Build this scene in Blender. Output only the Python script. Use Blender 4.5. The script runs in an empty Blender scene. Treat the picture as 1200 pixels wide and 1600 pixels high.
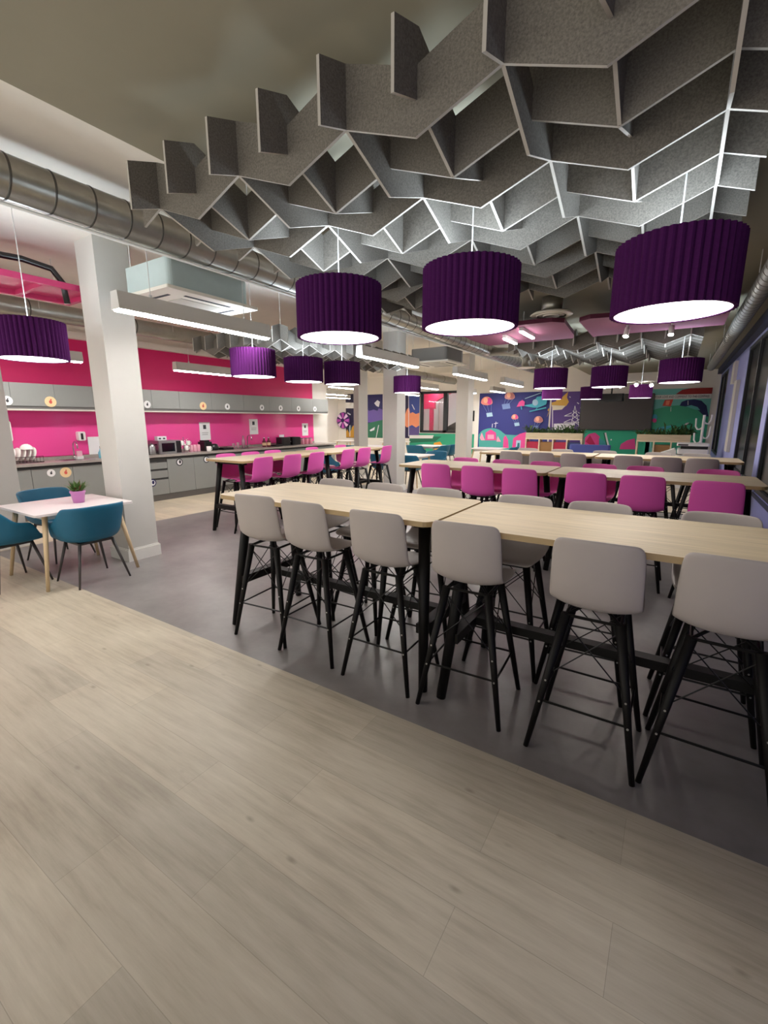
import bpy, math, random
from mathutils import Vector, Matrix, noise
random.seed(7)
PI = math.pi
SC = bpy.context.scene
COL = SC.collection

# ------------------------------------------------------------------ camera, world, exposure
CAMH, PITCH, YAW, F = 1.6, math.radians(11.65), math.radians(32.56), 704.0
cam_d = bpy.data.cameras.new('camera')
cam_d.sensor_fit = 'HORIZONTAL'
cam_d.sensor_width = 36.0
cam_d.lens = 36.0 * F / 1200.0
cam_d.clip_start = 0.05
cam = bpy.data.objects.new('camera', cam_d)
COL.objects.link(cam)
cam.location = (0, 0, CAMH)
cam.rotation_euler = (PI / 2 - PITCH, 0, YAW)
SC.camera = cam
SC.view_settings.view_transform = 'Standard'
SC.view_settings.look = 'None'
SC.view_settings.gamma = 1.0
SC.view_settings.use_curve_mapping = False
SC.view_settings.exposure = 1.4
W = bpy.data.worlds.new('world')
SC.world = W
W.use_nodes = True
# the unseen rest of the room behind the camera: dim above, lit floor below
_bg = W.node_tree.nodes['Background']; _bg.inputs[1].default_value = 1.0
_tc = W.node_tree.nodes.new('ShaderNodeTexCoord'); _sx = W.node_tree.nodes.new('ShaderNodeSeparateXYZ'); _cr = W.node_tree.nodes.new('ShaderNodeValToRGB')
W.node_tree.links.new(_tc.outputs['Generated'], _sx.inputs[0]); _mr = W.node_tree.nodes.new('ShaderNodeMapRange')
_mr.inputs[1].default_value = -1; _mr.inputs[2].default_value = 1
W.node_tree.links.new(_sx.outputs[2], _mr.inputs[0]); W.node_tree.links.new(_mr.outputs[0], _cr.inputs[0]); W.node_tree.links.new(_cr.outputs[0], _bg.inputs[0])
_cr.color_ramp.elements[0].position = 0.46; _cr.color_ramp.elements[0].color = (0.80, 0.77, 0.70, 1)
_cr.color_ramp.elements[1].position = 0.54; _cr.color_ramp.elements[1].color = (0.21, 0.20, 0.18, 1)
PEND_DOWN, PEND_UP, STRIP, SPOT = 3.7, 8.5, 26.0, 260.0
try:
    SC.cycles.max_bounces = 7
    SC.cycles.diffuse_bounces = 5
    SC.cycles.glossy_bounces = 4
    SC.cycles.use_denoising = True
    SC.cycles.sample_clamp_indirect = 4.0
    SC.cycles.caustics_reflective = False
    SC.cycles.caustics_refractive = False
except Exception:
    pass

# a photo pixel (1200x1600 frame) turned into a world point on a plane
FW = Vector((-math.sin(YAW) * math.cos(PITCH), math.cos(YAW) * math.cos(PITCH), -math.sin(PITCH)))
RT = Vector((math.cos(YAW), math.sin(YAW), 0))
UP = RT.cross(FW)
def ray(px, py): return FW + RT * ((px - 600) / F) - UP * ((py - 800) / F)
def on_y(px, py, Y):
    d = ray(px, py); t = Y / d.y
    return (d.x * t, CAMH + d.z * t)
def on_x(px, py, X):
    d = ray(px, py); t = X / d.x
    return (d.y * t, CAMH + d.z * t)

# ------------------------------------------------------------------ materials
def lin(c):
    return tuple((v / 255 / 12.92) if v / 255 <= 0.04045 else ((v / 255 + 0.055) / 1.055) ** 2.4 for v in c)
MATS = {}
def mat(name, rgb, rough=0.6, metal=0.0, emit=0.0, ecol=None, var=0.0, vscale=8.0, spec=0.5, stretch=None, bump=0.0, coat=0.0, trans=0.0):
    if name in MATS: return MATS[name]
    m = bpy.data.materials.new(name); m.use_nodes = True
    nt = m.node_tree; b = nt.nodes['Principled BSDF']
    c = lin(rgb)
    b.inputs['Base Color'].default_value = (*c, 1)
    b.inputs['Roughness'].default_value = rough
    b.inputs['Metallic'].default_value = metal
    b.inputs['Specular IOR Level'].default_value = spec
    b.inputs['Coat Weight'].default_value = coat
    b.inputs['Coat Roughness'].default_value = 0.06
    b.inputs['Transmission Weight'].default_value = trans
    if emit:
        b.inputs['Emission Color'].default_value = (*(ecol or c), 1)
        b.inputs['Emission Strength'].default_value = emit
    if var or bump:
        tc = nt.nodes.new('ShaderNodeTexCoord'); mp = nt.nodes.new('ShaderNodeMapping')
        nz = nt.nodes.new('ShaderNodeTexNoise')
        nt.links.new(tc.outputs['Object'], mp.inputs['Vector']); nt.links.new(mp.outputs['Vector'], nz.inputs['Vector'])
        if stretch: mp.inputs['Scale'].default_value = stretch
        nz.inputs['Scale'].default_value = vscale; nz.inputs['Detail'].default_value = 5
        nz.inputs['Roughness'].default_value = 0.65
        if var:
            cr = nt.nodes.new('ShaderNodeValToRGB')
            cr.color_ramp.elements[0].position = 0.3; cr.color_ramp.elements[1].position = 0.7
            cr.color_ramp.elements[0].color = (*[v * (1 - var) for v in c], 1)
            cr.color_ramp.elements[1].color = (*[min(1, v * (1 + var)) for v in c], 1)
            nt.links.new(nz.outputs['Fac'], cr.inputs['Fac']); nt.links.new(cr.outputs['Color'], b.inputs['Base Color'])
        if bump:
            bp = nt.nodes.new('ShaderNodeBump'); bp.inputs['Strength'].default_value = bump; bp.inputs['Distance'].default_value = 0.01
            nt.links.new(nz.outputs['Fac'], bp.inputs['Height']); nt.links.new(bp.outputs['Normal'], b.inputs['Normal'])
    MATS[name] = m
    return m

def plank_floor(name, base, dark, light, rough):
    m = bpy.data.materials.new(name); m.use_nodes = True
    nt = m.node_tree; b = nt.nodes['Principled BSDF']; N = nt.nodes.new; L = nt.links.new
    geo = N('ShaderNodeNewGeometry')
    br = N('ShaderNodeTexBrick'); br.inputs['Scale'].default_value = 1.0
    br.inputs['Brick Width'].default_value = 1.22; br.inputs['Row Height'].default_value = 0.23
    br.inputs['Mortar Size'].default_value = 0.0012; br.inputs['Mortar Smooth'].default_value = 0.3
    br.offset = 0.37
    br.inputs['Color1'].default_value = (0.88, 0.88, 0.88, 1); br.inputs['Color2'].default_value = (1.08, 1.07, 1.05, 1)
    br.inputs['Mortar'].default_value = (0.72, 0.7, 0.68, 1)
    L(geo.outputs['Position'], br.inputs['Vector'])
    mp = N('ShaderNodeMapping'); mp.inputs['Scale'].default_value = (1.0, 11.0, 1.0)
    L(geo.outputs['Position'], mp.inputs['Vector'])
    n1 = N('ShaderNodeTexNoise'); n1.inputs['Scale'].default_value = 2.2; n1.inputs['Detail'].default_value = 7; n1.inputs['Roughness'].default_value = 0.68
    L(mp.outputs['Vector'], n1.inputs['Vector'])
    n2 = N('ShaderNodeTexNoise'); n2.inputs['Scale'].default_value = 1.3; n2.inputs['Detail'].default_value = 4
    L(geo.outputs['Position'], n2.inputs['Vector'])
    mx = N('ShaderNodeMix'); mx.data_type = 'FLOAT'; mx.inputs[0].default_value = 0.45
    L(n1.outputs['Fac'], mx.inputs[2]); L(n2.outputs['Fac'], mx.inputs[3])
    cr = N('ShaderNodeValToRGB'); e = cr.color_ramp.elements
    e[0].position = 0.36; e[0].color = (*lin(dark), 1); e[1].position = 0.66; e[1].color = (*lin(light), 1)
    k = e.new(0.5); k.color = (*lin(base), 1)
    L(mx.outputs[0], cr.inputs['Fac'])
    mul = N('ShaderNodeMix'); mul.data_type = 'RGBA'; mul.blend_type = 'MULTIPLY'; mul.inputs[0].default_value = 1.0
    L(cr.outputs['Color'], mul.inputs[6]); L(br.outputs['Color'], mul.inputs[7])
    # small dark knots
    mk = N('ShaderNodeMapping'); mk.inputs['Scale'].default_value = (3.0, 7.0, 1.0); L(geo.outputs['Position'], mk.inputs['Vector'])
    vo = N('ShaderNodeTexVoronoi'); vo.inputs['Scale'].default_value = 1.1; L(mk.outputs['Vector'], vo.inputs['Vector'])
    ck = N('ShaderNodeValToRGB'); ck.color_ramp.elements[0].position = 0.02; ck.color_ramp.elements[0].color = (0.42, 0.38, 0.33, 1)
    ck.color_ramp.elements[1].position = 0.10; ck.color_ramp.elements[1].color = (1, 1, 1, 1)
    L(vo.outputs['Distance'], ck.inputs['Fac'])
    m2 = N('ShaderNodeMix'); m2.data_type = 'RGBA'; m2.blend_type = 'MULTIPLY'; m2.inputs[0].default_value = 0.55
    L(mul.outputs[2], m2.inputs[6]); L(ck.outputs['Color'], m2.inputs[7])
    L(m2.outputs[2], b.inputs['Base Color'])
    rr = N('ShaderNodeMapRange'); rr.inputs[3].default_value = rough - 0.08; rr.inputs[4].default_value = rough + 0.12
    L(n1.outputs['Fac'], rr.inputs[0]); L(rr.outputs[0], b.inputs['Roughness'])
    bp = N('ShaderNodeBump'); bp.inputs['Strength'].default_value = 0.12; bp.inputs['Distance'].default_value = 0.004
    L(n1.outputs['Fac'], bp.inputs['Height']); L(bp.outputs['Normal'], b.inputs['Normal'])
    return m

M_WOODFLOOR = plank_floor('light_oak_plank_vinyl', (186, 176, 158), (164, 153, 135), (202, 193, 176), 0.42)
M_BEIGE = plank_floor('pale_plank_vinyl', (205, 192, 170), (188, 174, 152), (218, 208, 188), 0.4)
M_GREYFLOOR = mat('grey_concrete_vinyl', (132, 127, 126), 0.34, var=0.24, vscale=1.7, bump=0.04)
M_CEIL = mat('painted_ceiling', (232, 226, 216), 0.9, var=0.02)
M_OLIVE = mat('bulkhead_paint', (144, 139, 122), 0.9, var=0.03, vscale=3)
M_WALL = mat('white_wall_paint', (234, 229, 222), 0.75, var=0.01)
M_COLP = mat('white_column_paint', (204, 201, 196), 0.45, var=0.01)
M_SKIRT = mat('skirting_gloss', (232, 229, 224), 0.35)
M_PINKW = mat('magenta_wall_paint', (214, 26, 104), 0.6, var=0.02)
M_PINKG = mat('pink_back_painted_glass', (244, 84, 160), 0.08, spec=0.6, coat=0.6)
M_LAV = mat('lavender_wall_paint', (146, 152, 208), 0.6, var=0.03)
M_BEAMSHADE = mat('navy_beam_shade', (50, 54, 82), 0.6)  # the beam is unlit; its shade is put into this navy
M_FELT = mat('grey_acoustic_felt', (116, 111, 104), 0.95, var=0.32, vscale=130, spec=0.1)
M_FELTE = mat('felt_cut_edge', (176, 170, 162), 0.9, spec=0.1)
M_PURP = mat('purple_felt_shade', (70, 24, 78), 0.9, var=0.1, vscale=90, spec=0.1)
M_LILAC = mat('lilac_felt_shade', (140, 66, 150), 0.9, spec=0.1)
M_DIFF = mat('pendant_diffuser', (255, 255, 255), 0.5, emit=PEND_DOWN, ecol=(1.0, 0.96, 0.92))
M_DIFFUP = mat('pendant_upper_diffuser', (255, 255, 255), 0.5, emit=PEND_UP, ecol=(0.74, 0.88, 1.0))
M_STRIP = mat('strip_diffuser', (255, 255, 255), 0.5, emit=STRIP, ecol=(1.0, 0.97, 0.93))
M_SPOT = mat('spot_lens', (255, 255, 255), 0.5, emit=SPOT, ecol=(1.0, 0.93, 0.84))
M_LUMB = mat('luminaire_white_metal', (206, 202, 196), 0.4)
M_STEEL = mat('galvanised_steel', (168, 166, 158), 0.34, metal=0.85, var=0.14, vscale=3.5)
M_DUCTG = mat('grey_painted_duct', (112, 110, 106), 0.55, var=.08)
M_SEAM = mat('duct_seam_steel', (92, 90, 86), 0.45, metal=0.8)
M_WIRE = mat('white_cable', (220, 220, 218), 0.5)
M_OAK = mat('light_oak_laminate', (202, 184, 154), 0.5, var=0.16, vscale=2.2, stretch=(1, 22, 22))
M_OAKY = mat('light_oak_laminate_lengthwise', (208, 190, 158), 0.5, var=0.12, vscale=3.0, stretch=(14, 1, 14))
M_PLYE = mat('oak_edge_banding', (176, 150, 108), 0.5)
M_BLACK = mat('black_stained_wood', (13, 11, 11), 0.5, spec=0.3)
M_BMET = mat('black_wire_metal', (20, 20, 21), 0.35, metal=0.4)
M_SCREW = mat('steel_screw', (190, 190, 190), 0.3, metal=0.9)
M_GREYP = mat('warm_grey_plastic_shell', (178, 169, 165), 0.42, var=0.02)
M_PINKP = mat('magenta_plastic_shell', (240, 98, 190), 0.42)
M_BLUEF = mat('teal_blue_shell', (10, 96, 128), 0.5, var=0.04)
M_DLEG = mat('charcoal_metal_leg', (66, 62, 62), 0.4)
M_WHITET = mat('white_table_laminate', (228, 220, 220), 0.3)
M_BEECH = mat('beech_wood', (216, 190, 152), 0.5, var=0.06, vscale=5, stretch=(8, 8, 1))
M_CAB = mat('grey_cabinet_laminate', (143, 145, 143), 0.4, var=0.015)
M_CABD = mat('grey_cabinet_gap', (66, 66, 66), 0.6)
M_KICK = mat('grey_plinth', (112, 110, 108), 0.45)
M_WORK = mat('grey_stone_worktop', (160, 153, 147), 0.35, var=0.12, vscale=14)
M_CHROME = mat('chrome', (205, 205, 205), 0.12, metal=1.0)
M_SSTEEL = mat('brushed_stainless', (170, 170, 170), 0.3, metal=0.9)
M_BPL = mat('black_plastic', (22, 20, 22), 0.3)
M_GLASSD = mat('dark_glass', (14, 18, 20), 0.06)
M_NIGHT = mat('night_window_glass', (5, 9, 10), 0.22, spec=0.25)
M_FRAME = mat('dark_window_frame', (34, 36, 42), 0.45)
M_WHITE = mat('white_plastic', (232, 230, 228), 0.35)
M_PAPER = mat('white_paper', (238, 238, 240), 0.7)
M_INK = mat('dark_print', (60, 60, 66), 0.8)
M_CREAM = mat('cream_sticker', (236, 206, 160), 0.6)
M_REDP = mat('red_print', (206, 84, 74), 0.6)
M_NAVY = mat('navy_print', (38, 38, 92), 0.6)
M_CER = mat('white_ceramic', (236, 234, 230), 0.2)
M_PCER = mat('pale_pink_ceramic', (236, 178, 196), 0.3)
M_CLEAR = mat('clear_glass', (240, 240, 240), 0.03, trans=1.0)
M_AQUA = mat('aqua_soap', (120, 190, 210), 0.2)
M_POT = mat('lilac_plastic_pot', (214, 140, 206), 0.4)
M_SOIL = mat('potting_soil', (52, 40, 30), 0.95)
M_LEAF = mat('green_leaf', (74, 104, 44), 0.5, var=0.3, vscale=20)
M_LEAFD = mat('dark_fern_leaf', (62, 92, 46), 0.55, var=0.35, vscale=12)
M_LEAFR = mat('reddish_leaf', (120, 60, 50), 0.5)
M_ACB = mat('ac_unit_casing', (186, 200, 198), 0.4, var=0.03)
M_ACG = mat('grey_unit_casing', (128, 124, 120), 0.5)
M_ACW = mat('ac_white_grille', (232, 226, 214), 0.4)
M_PINKM = mat('pink_powder_coat', (190, 56, 104), 0.4)
M_ROSE = mat('dusky_rose_felt', (140, 72, 104), 0.9)
M_ROSED = mat('maroon_edge', (86, 22, 50), 0.8)
M_BLIND = mat('pale_blind', (206, 214, 218), 0.7)
M_TEAL = mat('mural_teal', (44, 150, 128), 0.6)
PALETTE = {}
def paint(r, g, b): return mat('mural_%d_%d_%d' % (r, g, b), (r, g, b), 0.6)

# ------------------------------------------------------------------ mesh builder
class MB:
    def __init__(s): s.v = []; s.f = []; s.m = []
    def add(s, vs, fs, mi=0):
        o = len(s.v); s.v += [tuple(v) for v in vs]
        for f in fs: s.f.append([i + o for i in f]); s.m.append(mi)
        return s
    def box(s, a, b, mi=0):
        x0, y0, z0 = a; x1, y1, z1 = b
        vs = [(x0,y0,z0),(x1,y0,z0),(x1,y1,z0),(x0,y1,z0),(x0,y0,z1),(x1,y0,z1),(x1,y1,z1),(x0,y1,z1)]
        return s.add(vs, [(0,3,2,1),(4,5,6,7),(0,1,5,4),(1,2,6,5),(2,3,7,6),(3,0,4,7)], mi)
    def cyl(s, p0, p1, r0, r1=None, n=12, mi=0, caps=True):
        r1 = r0 if r1 is None else r1
        p0 = Vector(p0); p1 = Vector(p1); d = (p1 - p0).normalized()
        a = d.orthogonal().normalized(); b = d.cross(a); vs = []
        for p, r in ((p0, r0), (p1, r1)):
            for i in range(n):
                t = 2 * PI * i / n; vs.append(p + a * (r * math.cos(t)) + b * (r * math.sin(t)))
        fs = [(i, (i + 1) % n, n + (i + 1) % n, n + i) for i in range(n)]
        if caps: fs += [tuple(range(n))[::-1], tuple(range(n, 2 * n))]
        return s.add(vs, fs, mi)
    def tube(s, pts, r, n=8, mi=0):
        pts = [Vector(p) for p in pts]; vs = []; K = len(pts)
        ref = None
        for i, p in enumerate(pts):
            d = (pts[min(i + 1, K - 1)] - pts[max(i - 1, 0)]).normalized()
            a = d.orthogonal().normalized() if ref is None else (ref - d * ref.dot(d)).normalized()
            ref = a; b = d.cross(a)
            for k in range(n):
                t = 2 * PI * k / n; vs.append(p + a * (r * math.cos(t)) + b * (r * math.sin(t)))
        fs = [(i*n+k, i*n+(k+1)%n, (i+1)*n+(k+1)%n, (i+1)*n+k) for i in range(K-1) for k in range(n)]
        fs += [tuple(range(n))[::-1], tuple(range((K-1)*n, K*n))]
        return s.add(vs, fs, mi)
    def lathe(s, prof, n=24, c=(0,0,0), mi=0, caps=True):
        vs = [(c[0] + r * math.cos(2*PI*i/n), c[1] + r * math.sin(2*PI*i/n), c[2] + z) for r, z in prof for i in range(n)]
        K = len(prof)
        fs = [(j*n+i, j*n+(i+1)%n, (j+1)*n+(i+1)%n, (j+1)*n+i) for j in range(K-1) for i in range(n)]
        if caps: fs += [tuple(range(n))[::-1], tuple(range((K-1)*n, K*n))]
        return s.add(vs, fs, mi)
    def prism(s, poly, z0, z1, axis='z', mi=0, mi_side=None):
        """poly of 2D points; extruded along axis from z0 to z1"""
        def P(u, v, w): return (u, v, w) if axis == 'z' else ((u, w, v) if axis == 'y' else (w, u, v))
        n = len(poly); vs = [P(u, v, z0) for u, v in poly] + [P(u, v, z1) for u, v in poly]
        s.add(vs, [tuple(range(n))[::-1], tuple(range(n, 2*n))], mi)
        o = len(s.v) - 2 * n
        for i in range(n):
            s.f.append([o+i, o+(i+1)%n, o+n+(i+1)%n, o+n+i]); s.m.append(mi if mi_side is None else mi_side)
        return s
    def build(s, name, mats, parent=None, smooth=False, loc=None):
        me = bpy.data.meshes.new(name); me.from_pydata(s.v, [], s.f)
        if not isinstance(mats, (list, tuple)): mats = [mats]
        for m in mats: me.materials.append(m)
        me.polygons.foreach_set('material_index', s.m)
        if smooth:
            me.polygons.foreach_set('use_smooth', [len(f) <= 4 for f in s.f])
        me.update()
        import bmesh
        bm = bmesh.new(); bm.from_mesh(me); bmesh.ops.recalc_face_normals(bm, faces=bm.faces); bm.to_mesh(me); bm.free()
        o = bpy.data.objects.new(name, me); COL.objects.link(o)
        if parent is not None: o.parent = parent
        if loc: o.location = loc
        return o

def thing(name, label, cat, loc=(0, 0, 0), rz=0.0, group=None):
    o = bpy.data.objects.new(name, None); COL.objects.link(o)
    o.empty_display_size = 0.1
    o.location = loc; o.rotation_euler = (0, 0, rz)
    return tag(o, label, cat, group)
def tag(o, label, cat, group=None):
    o['label'] = label; o['category'] = cat
    if group: o['group'] = group
    return o
def struct(o):
    o['kind'] = 'structure'; return o
def kids(o): return [c for c in COL.objects if c.parent == o]
KIDS = {}
def dup(root, loc, rz, label, group=None):
    if root.name not in KIDS:
        KIDS[root.name] = [(c, kids(c)) for c in kids(root)]
    r = root.copy(); COL.objects.link(r); r.location = loc; r.rotation_euler = (0, 0, rz); r['label'] = label
    if group: r['group'] = group
    for ch, gs in KIDS[root.name]:
        c = ch.copy(); COL.objects.link(c); c.parent = r
        for g in gs:
            d = g.copy(); COL.objects.link(d); d.parent = c
    return r
def text_part(name, body, size, m, parent, loc, rot, wide=None, align='CENTER'):
    cu = bpy.data.curves.new(name, 'FONT'); cu.body = body; cu.size = size; cu.align_x = align; cu.align_y = 'CENTER'; cu.extrude = 0.001
    t = bpy.data.objects.new(name, cu); COL.objects.link(t)
    dg = bpy.context.evaluated_depsgraph_get(); dg.update()
    me = bpy.data.meshes.new_from_object(t.evaluated_get(dg)); bpy.data.objects.remove(t)
    o = bpy.data.objects.new(name, me); COL.objects.link(o); me.materials.clear(); me.materials.append(m)
    o.parent = parent; o.location = loc; o.rotation_euler = rot
    if wide:
        w = max(v.co.x for v in me.vertices) - min(v.co.x for v in me.vertices)
        for v in me.vertices: v.co.x *= wide / w
    return o
def rrect(x0, y0, x1, y1, r, n=5):
    P = []
    for cx, cy, a in ((x1-r, y0+r, -90), (x1-r, y1-r, 0), (x0+r, y1-r, 90), (x0+r, y0+r, 180)):
        for i in range(n + 1):
            t = math.radians(a + 90 * i / n); P.append((cx + r * math.cos(t), cy + r * math.sin(t)))
    return P
def disc(cx, cy, r, n=24, sx=1.0, sy=1.0):
    return [(cx + r*sx*math.cos(2*PI*i/n), cy + r*sy*math.sin(2*PI*i/n)) for i in range(n)]

# ------------------------------------------------------------------ room shell
YB, YE, XR, XK, XL = -1.6, 17.0, 0.95, -9.1, -13.4
YK = 11.0      # kitchen wall ends, the room widens behind it
ZC, ZO = 3.4, 3.05
fl = MB()
fl.box((XL - .2, YB, -0.12), (XR + 2.2, 1.89, 0.0), 0)
fl.box((XL - .2, 1.89, -0.12), (-6.87, YE + 3, 0.0), 2)
fl.box((-6.87, 1.89, -0.12), (XR + .6, 9.1, 0.0), 1)
fl.box((-6.87, 9.1, -0.12), (XR + .6, YE + 3, 0.0), 2)
struct(fl.build('floor', [M_WOODFLOOR, M_GREYFLOOR, M_BEIGE]))
struct(MB().box((XL - .2, YB, ZC), (XR + .3, YE + 3, ZC + .12)).build('ceiling', M_CEIL))
struct(MB().box((-2.65, YB, ZO), (XR + .3, YE, ZC)).build('trim_1', M_OLIVE))
# kitchen side wall: magenta above, white past the kitchen
wk = MB(); wk.box((XK - .2, 1.2, 0), (XK, 10.35, 2.97), 0); wk.box((XK - .2, 1.2, 2.97), (XK, 10.35, ZC), 1)
wk.box((XK - .2, 10.35, 0), (XK, YK, ZC), 1)
struct(wk.build('wall_left', [M_PINKW, M_WALL]))
struct(MB().box((XL, YK - .15, 0), (XK - .2, YK, ZC)).build('wall_return', M_WALL))
struct(MB().box((XL - .2, YK - .15, 0), (XL, YE, ZC)).build('wall_far_left', M_WALL))
# end wall, with the opening of the internal window
WX0, WX1 = on_y(657, 640, YE)[0], on_y(717, 640, YE)[0]
WZ0, WZ1 = 1.05, 2.70
we = MB(); y0, y1 = YE, YE + .15
we.box((XL - .2, y0, 0), (WX0, y1, ZC)); we.box((WX1, y0, 0), (XR + .3, y1, ZC))
we.box((WX0, y0, 0), (WX1, y1, WZ0)); we.box((WX0, y0, WZ1), (WX1, y1, ZC))
struct(we.build('wall_back', M_WALL))
# right wall with tall night windows
wr = MB(); SILL, HEAD = 0.66, 2.86
wins = [(1.7, 7.62), (8.0, 10.65), (14.6, 16.9)]
ycur = YB
for a, b in wins:
    wr.box((XR, ycur, 0), (XR + .3, a, ZC)); wr.box((XR, a, 0), (XR + .3, b, SILL)); wr.box((XR, a, HEAD), (XR + .3, b, ZC)); ycur = b
wr.box((XR, ycur, 0), (XR + .3, YE, ZC))
struct(wr.build('wall_right', M_LAV))
for i, (a, b) in enumerate(wins):
    w = MB(); t = .06
    w.box((XR + .01, a, SILL), (XR + .08, b, SILL + t)); w.box((XR + .01, a, HEAD - t), (XR + .08, b, HEAD))
    n = max(2, round((b - a) / 1.1))
    for k in range(n + 1):
        yy = a + (b - a) * k / n
        w.box((XR + .008, max(a, yy - .03), SILL), (XR + .09, min(b, yy + .03), HEAD))
    root = struct(w.build('window_%d' % (i + 1), M_FRAME))
    struct(MB().box((XR + .04, a, SILL), (XR + .05, b, HEAD)).build('pane', M_NIGHT, root))
struct(MB().box((XR - .02, YB, SILL - .05), (XR + .14, 7.62, SILL - .005)).build('trim_2', M_BEAMSHADE))
# service beam high on the right wall, its unlit tone painted navy
struct(MB().box((XR - .10, YB, 2.9), (XR, YE, ZO)).build('trim_3', M_BEAMSHADE))
# columns with skirting
def column(n, x0, x1, y0, y1, sk=True):
    m = MB().box((x0, y0, 0), (x1, y1, ZC)); c = struct(m.build('trim_%d' % n, M_COLP))
    if sk:
        e = .018; s = MB()
        s.box((x0 - e, y0 - e, 0), (x1 + e, y1 + e, .13)); s.box((x0 - e*.5, y0 - e*.5, .13), (x1 + e*.5, y1 + e*.5, .145))
        struct(s.build('skirting', M_SKIRT, c))
    return c
column(4, -5.47, -5.11, 2.60, 2.95)
column(5, -5.46, -5.11, 8.52, 8.88)
column(6, -5.46, -5.10, 12.45, 12.85)
column(7, -7.21, -6.92, 1.95, 2.28)
column(8, -7.02, -6.86, 9.55, 9.95)
struct(MB().box((XK, 10.36, 0), (XK + .015, YK, .1)).box((XK, 1.2, 0), (XK + .015, 2.6, .1)).build('baseboard_left', M_SKIRT))
struct(MB().box((XL, YE - .015, 0), (-7.6, YE, .1)).box((-6.7, YE - .015, 0), (-6.5, YE, .1)).build('baseboard_back', M_SKIRT))

# ------------------------------------------------------------------ internal window and the space behind
wf = MB(); t = .09
wf.box((WX0, YE - .03, WZ0), (WX0 + t, YE + .12, WZ1)); wf.box((WX1 - t, YE - .03, WZ0), (WX1, YE + .12, WZ1))
wf.box((WX0, YE - .03, WZ0), (WX1, YE + .12, WZ0 + t)); wf.box((WX0, YE - .03, WZ1 - t), (WX1, YE + .12, WZ1))
xm = on_y(696, 640, YE)[0]
wf.box((xm - .08, YE - .03, WZ0), (xm + .08, YE + .12, WZ1))
w4 = struct(wf.build('window_4', M_FRAME))
struct(MB().box((WX0 + .05, YE + .04, WZ0 + .05), (WX1 - .05, YE + .05, WZ1 - .05)).build('pane', M_CLEAR, w4))
br = MB(); br.box((-11.5, 19.8, 0), (-4.0, 19.95, ZC), 0)
br.box((-11.5, YE + .15, ZC - .2), (-4.0, 19.8, ZC - .1), 0); br.box((-11.65, YE + .15, 0), (-11.5, 19.95, ZC), 0); br.box((-4.0, YE + .15, 0), (-3.85, 19.95, ZC), 0)
struct(br.build('wall_room_beyond', M_WALL))
b = MB()
for k in range(16): b.box((-11.3 + k * .45, 19.76, 0.9), (-11.3 + k * .45 + .40, 19.79, 3.1))
tag(b.build('vertical_blind', M_BLIND), 'pale vertical blinds seen through the dark framed internal window', 'blind')
pb = MB()
pb.prism([(-10.9, 2.05), (-9.2, 2.05), (-9.2, 2.35), (-7.3, 3.25), (-9.5, 3.25), (-10.9, 2.5)], 18.6, 18.75, 'y')
pb.box((-10.6, 18.6, 0), (-10.35, 18.75, 2.1)); pb.box((-9.45, 18.6, 0), (-9.3, 18.75, 2.1))
tag(pb.build('pink_partition', mat('pink_partition_paint', (196, 24, 84), 0.5)), 'crimson angular partition frame behind the internal window', 'partition')
bb = MB(); bb.prism([(-8.9, .9), (-7.4, .9), (-7.4, 1.75), (-8.2, 1.35)], 18.1, 18.3, 'y')
tag(bb.build('dark_sofa_back', M_BPL), 'black sloped seat back behind the internal window glass', 'seat')

# ------------------------------------------------------------------ murals (flat wall prints)
def wall_print(name, label, rect, bg, shapes, y=YE - .004, xz=True, parts=()):
    """rect in photo pixels on the end wall; shapes = [(colour, polygon in photo pixels)]"""
    x0, zt = on_y(rect[0], rect[1], YE); x1, _ = on_y(rect[2], rect[1], YE); zt2 = on_y(rect[2], rect[1], YE)[1]
    zb = rect[3]
    top = rect[4] if len(rect) > 4 else zt
    m = MB(); mats = [bg]
    m.box((x0, y - .004, zb), (x1, y + .003, top), 0)
    d = y - .0055
    for col, poly in shapes:
        if col not in mats: mats.append(col)
        P = [on_y(px, py, YE) for px, py in poly]
        P = [(min(max(u, x0), x1), min(max(v, zb), top)) for u, v in P]
        m.prism(P, d - .0012, d, 'y', mats.index(col)); d -= .0014
    o = m.build(name, mats); tag(o, label, 'mural')
    return o
NV = paint(46, 52, 128); SAL = paint(238, 142, 132); PKM = paint(226, 72, 150); CY = paint(74, 178, 204); LB = paint(170, 204, 228)
STB = paint(112, 134, 188); TL = paint(74, 168, 162); TG = paint(44, 176, 140); WHM = paint(232, 230, 240); LPK = paint(240, 160, 190); ORG = paint(232, 176, 84)
def arc(cx, cy, rx, ry, a0, a1, n=14):
    return [(cx + rx * math.cos(math.radians(a0 + (a1 - a0) * i / n)), cy - ry * math.sin(math.radians(a0 + (a1 - a0) * i / n))) for i in range(n + 1)]
def line(x0, y0, x1, y1, w=.7):
    dx, dy = x1 - x0, y1 - y0; L = math.hypot(dx, dy) or 1; nx, ny = -dy / L * w / 2, dx / L * w / 2
    return [(x0 + nx, y0 + ny), (x1 + nx, y1 + ny), (x1 - nx, y1 - ny), (x0 - nx, y0 - ny)]
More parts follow.
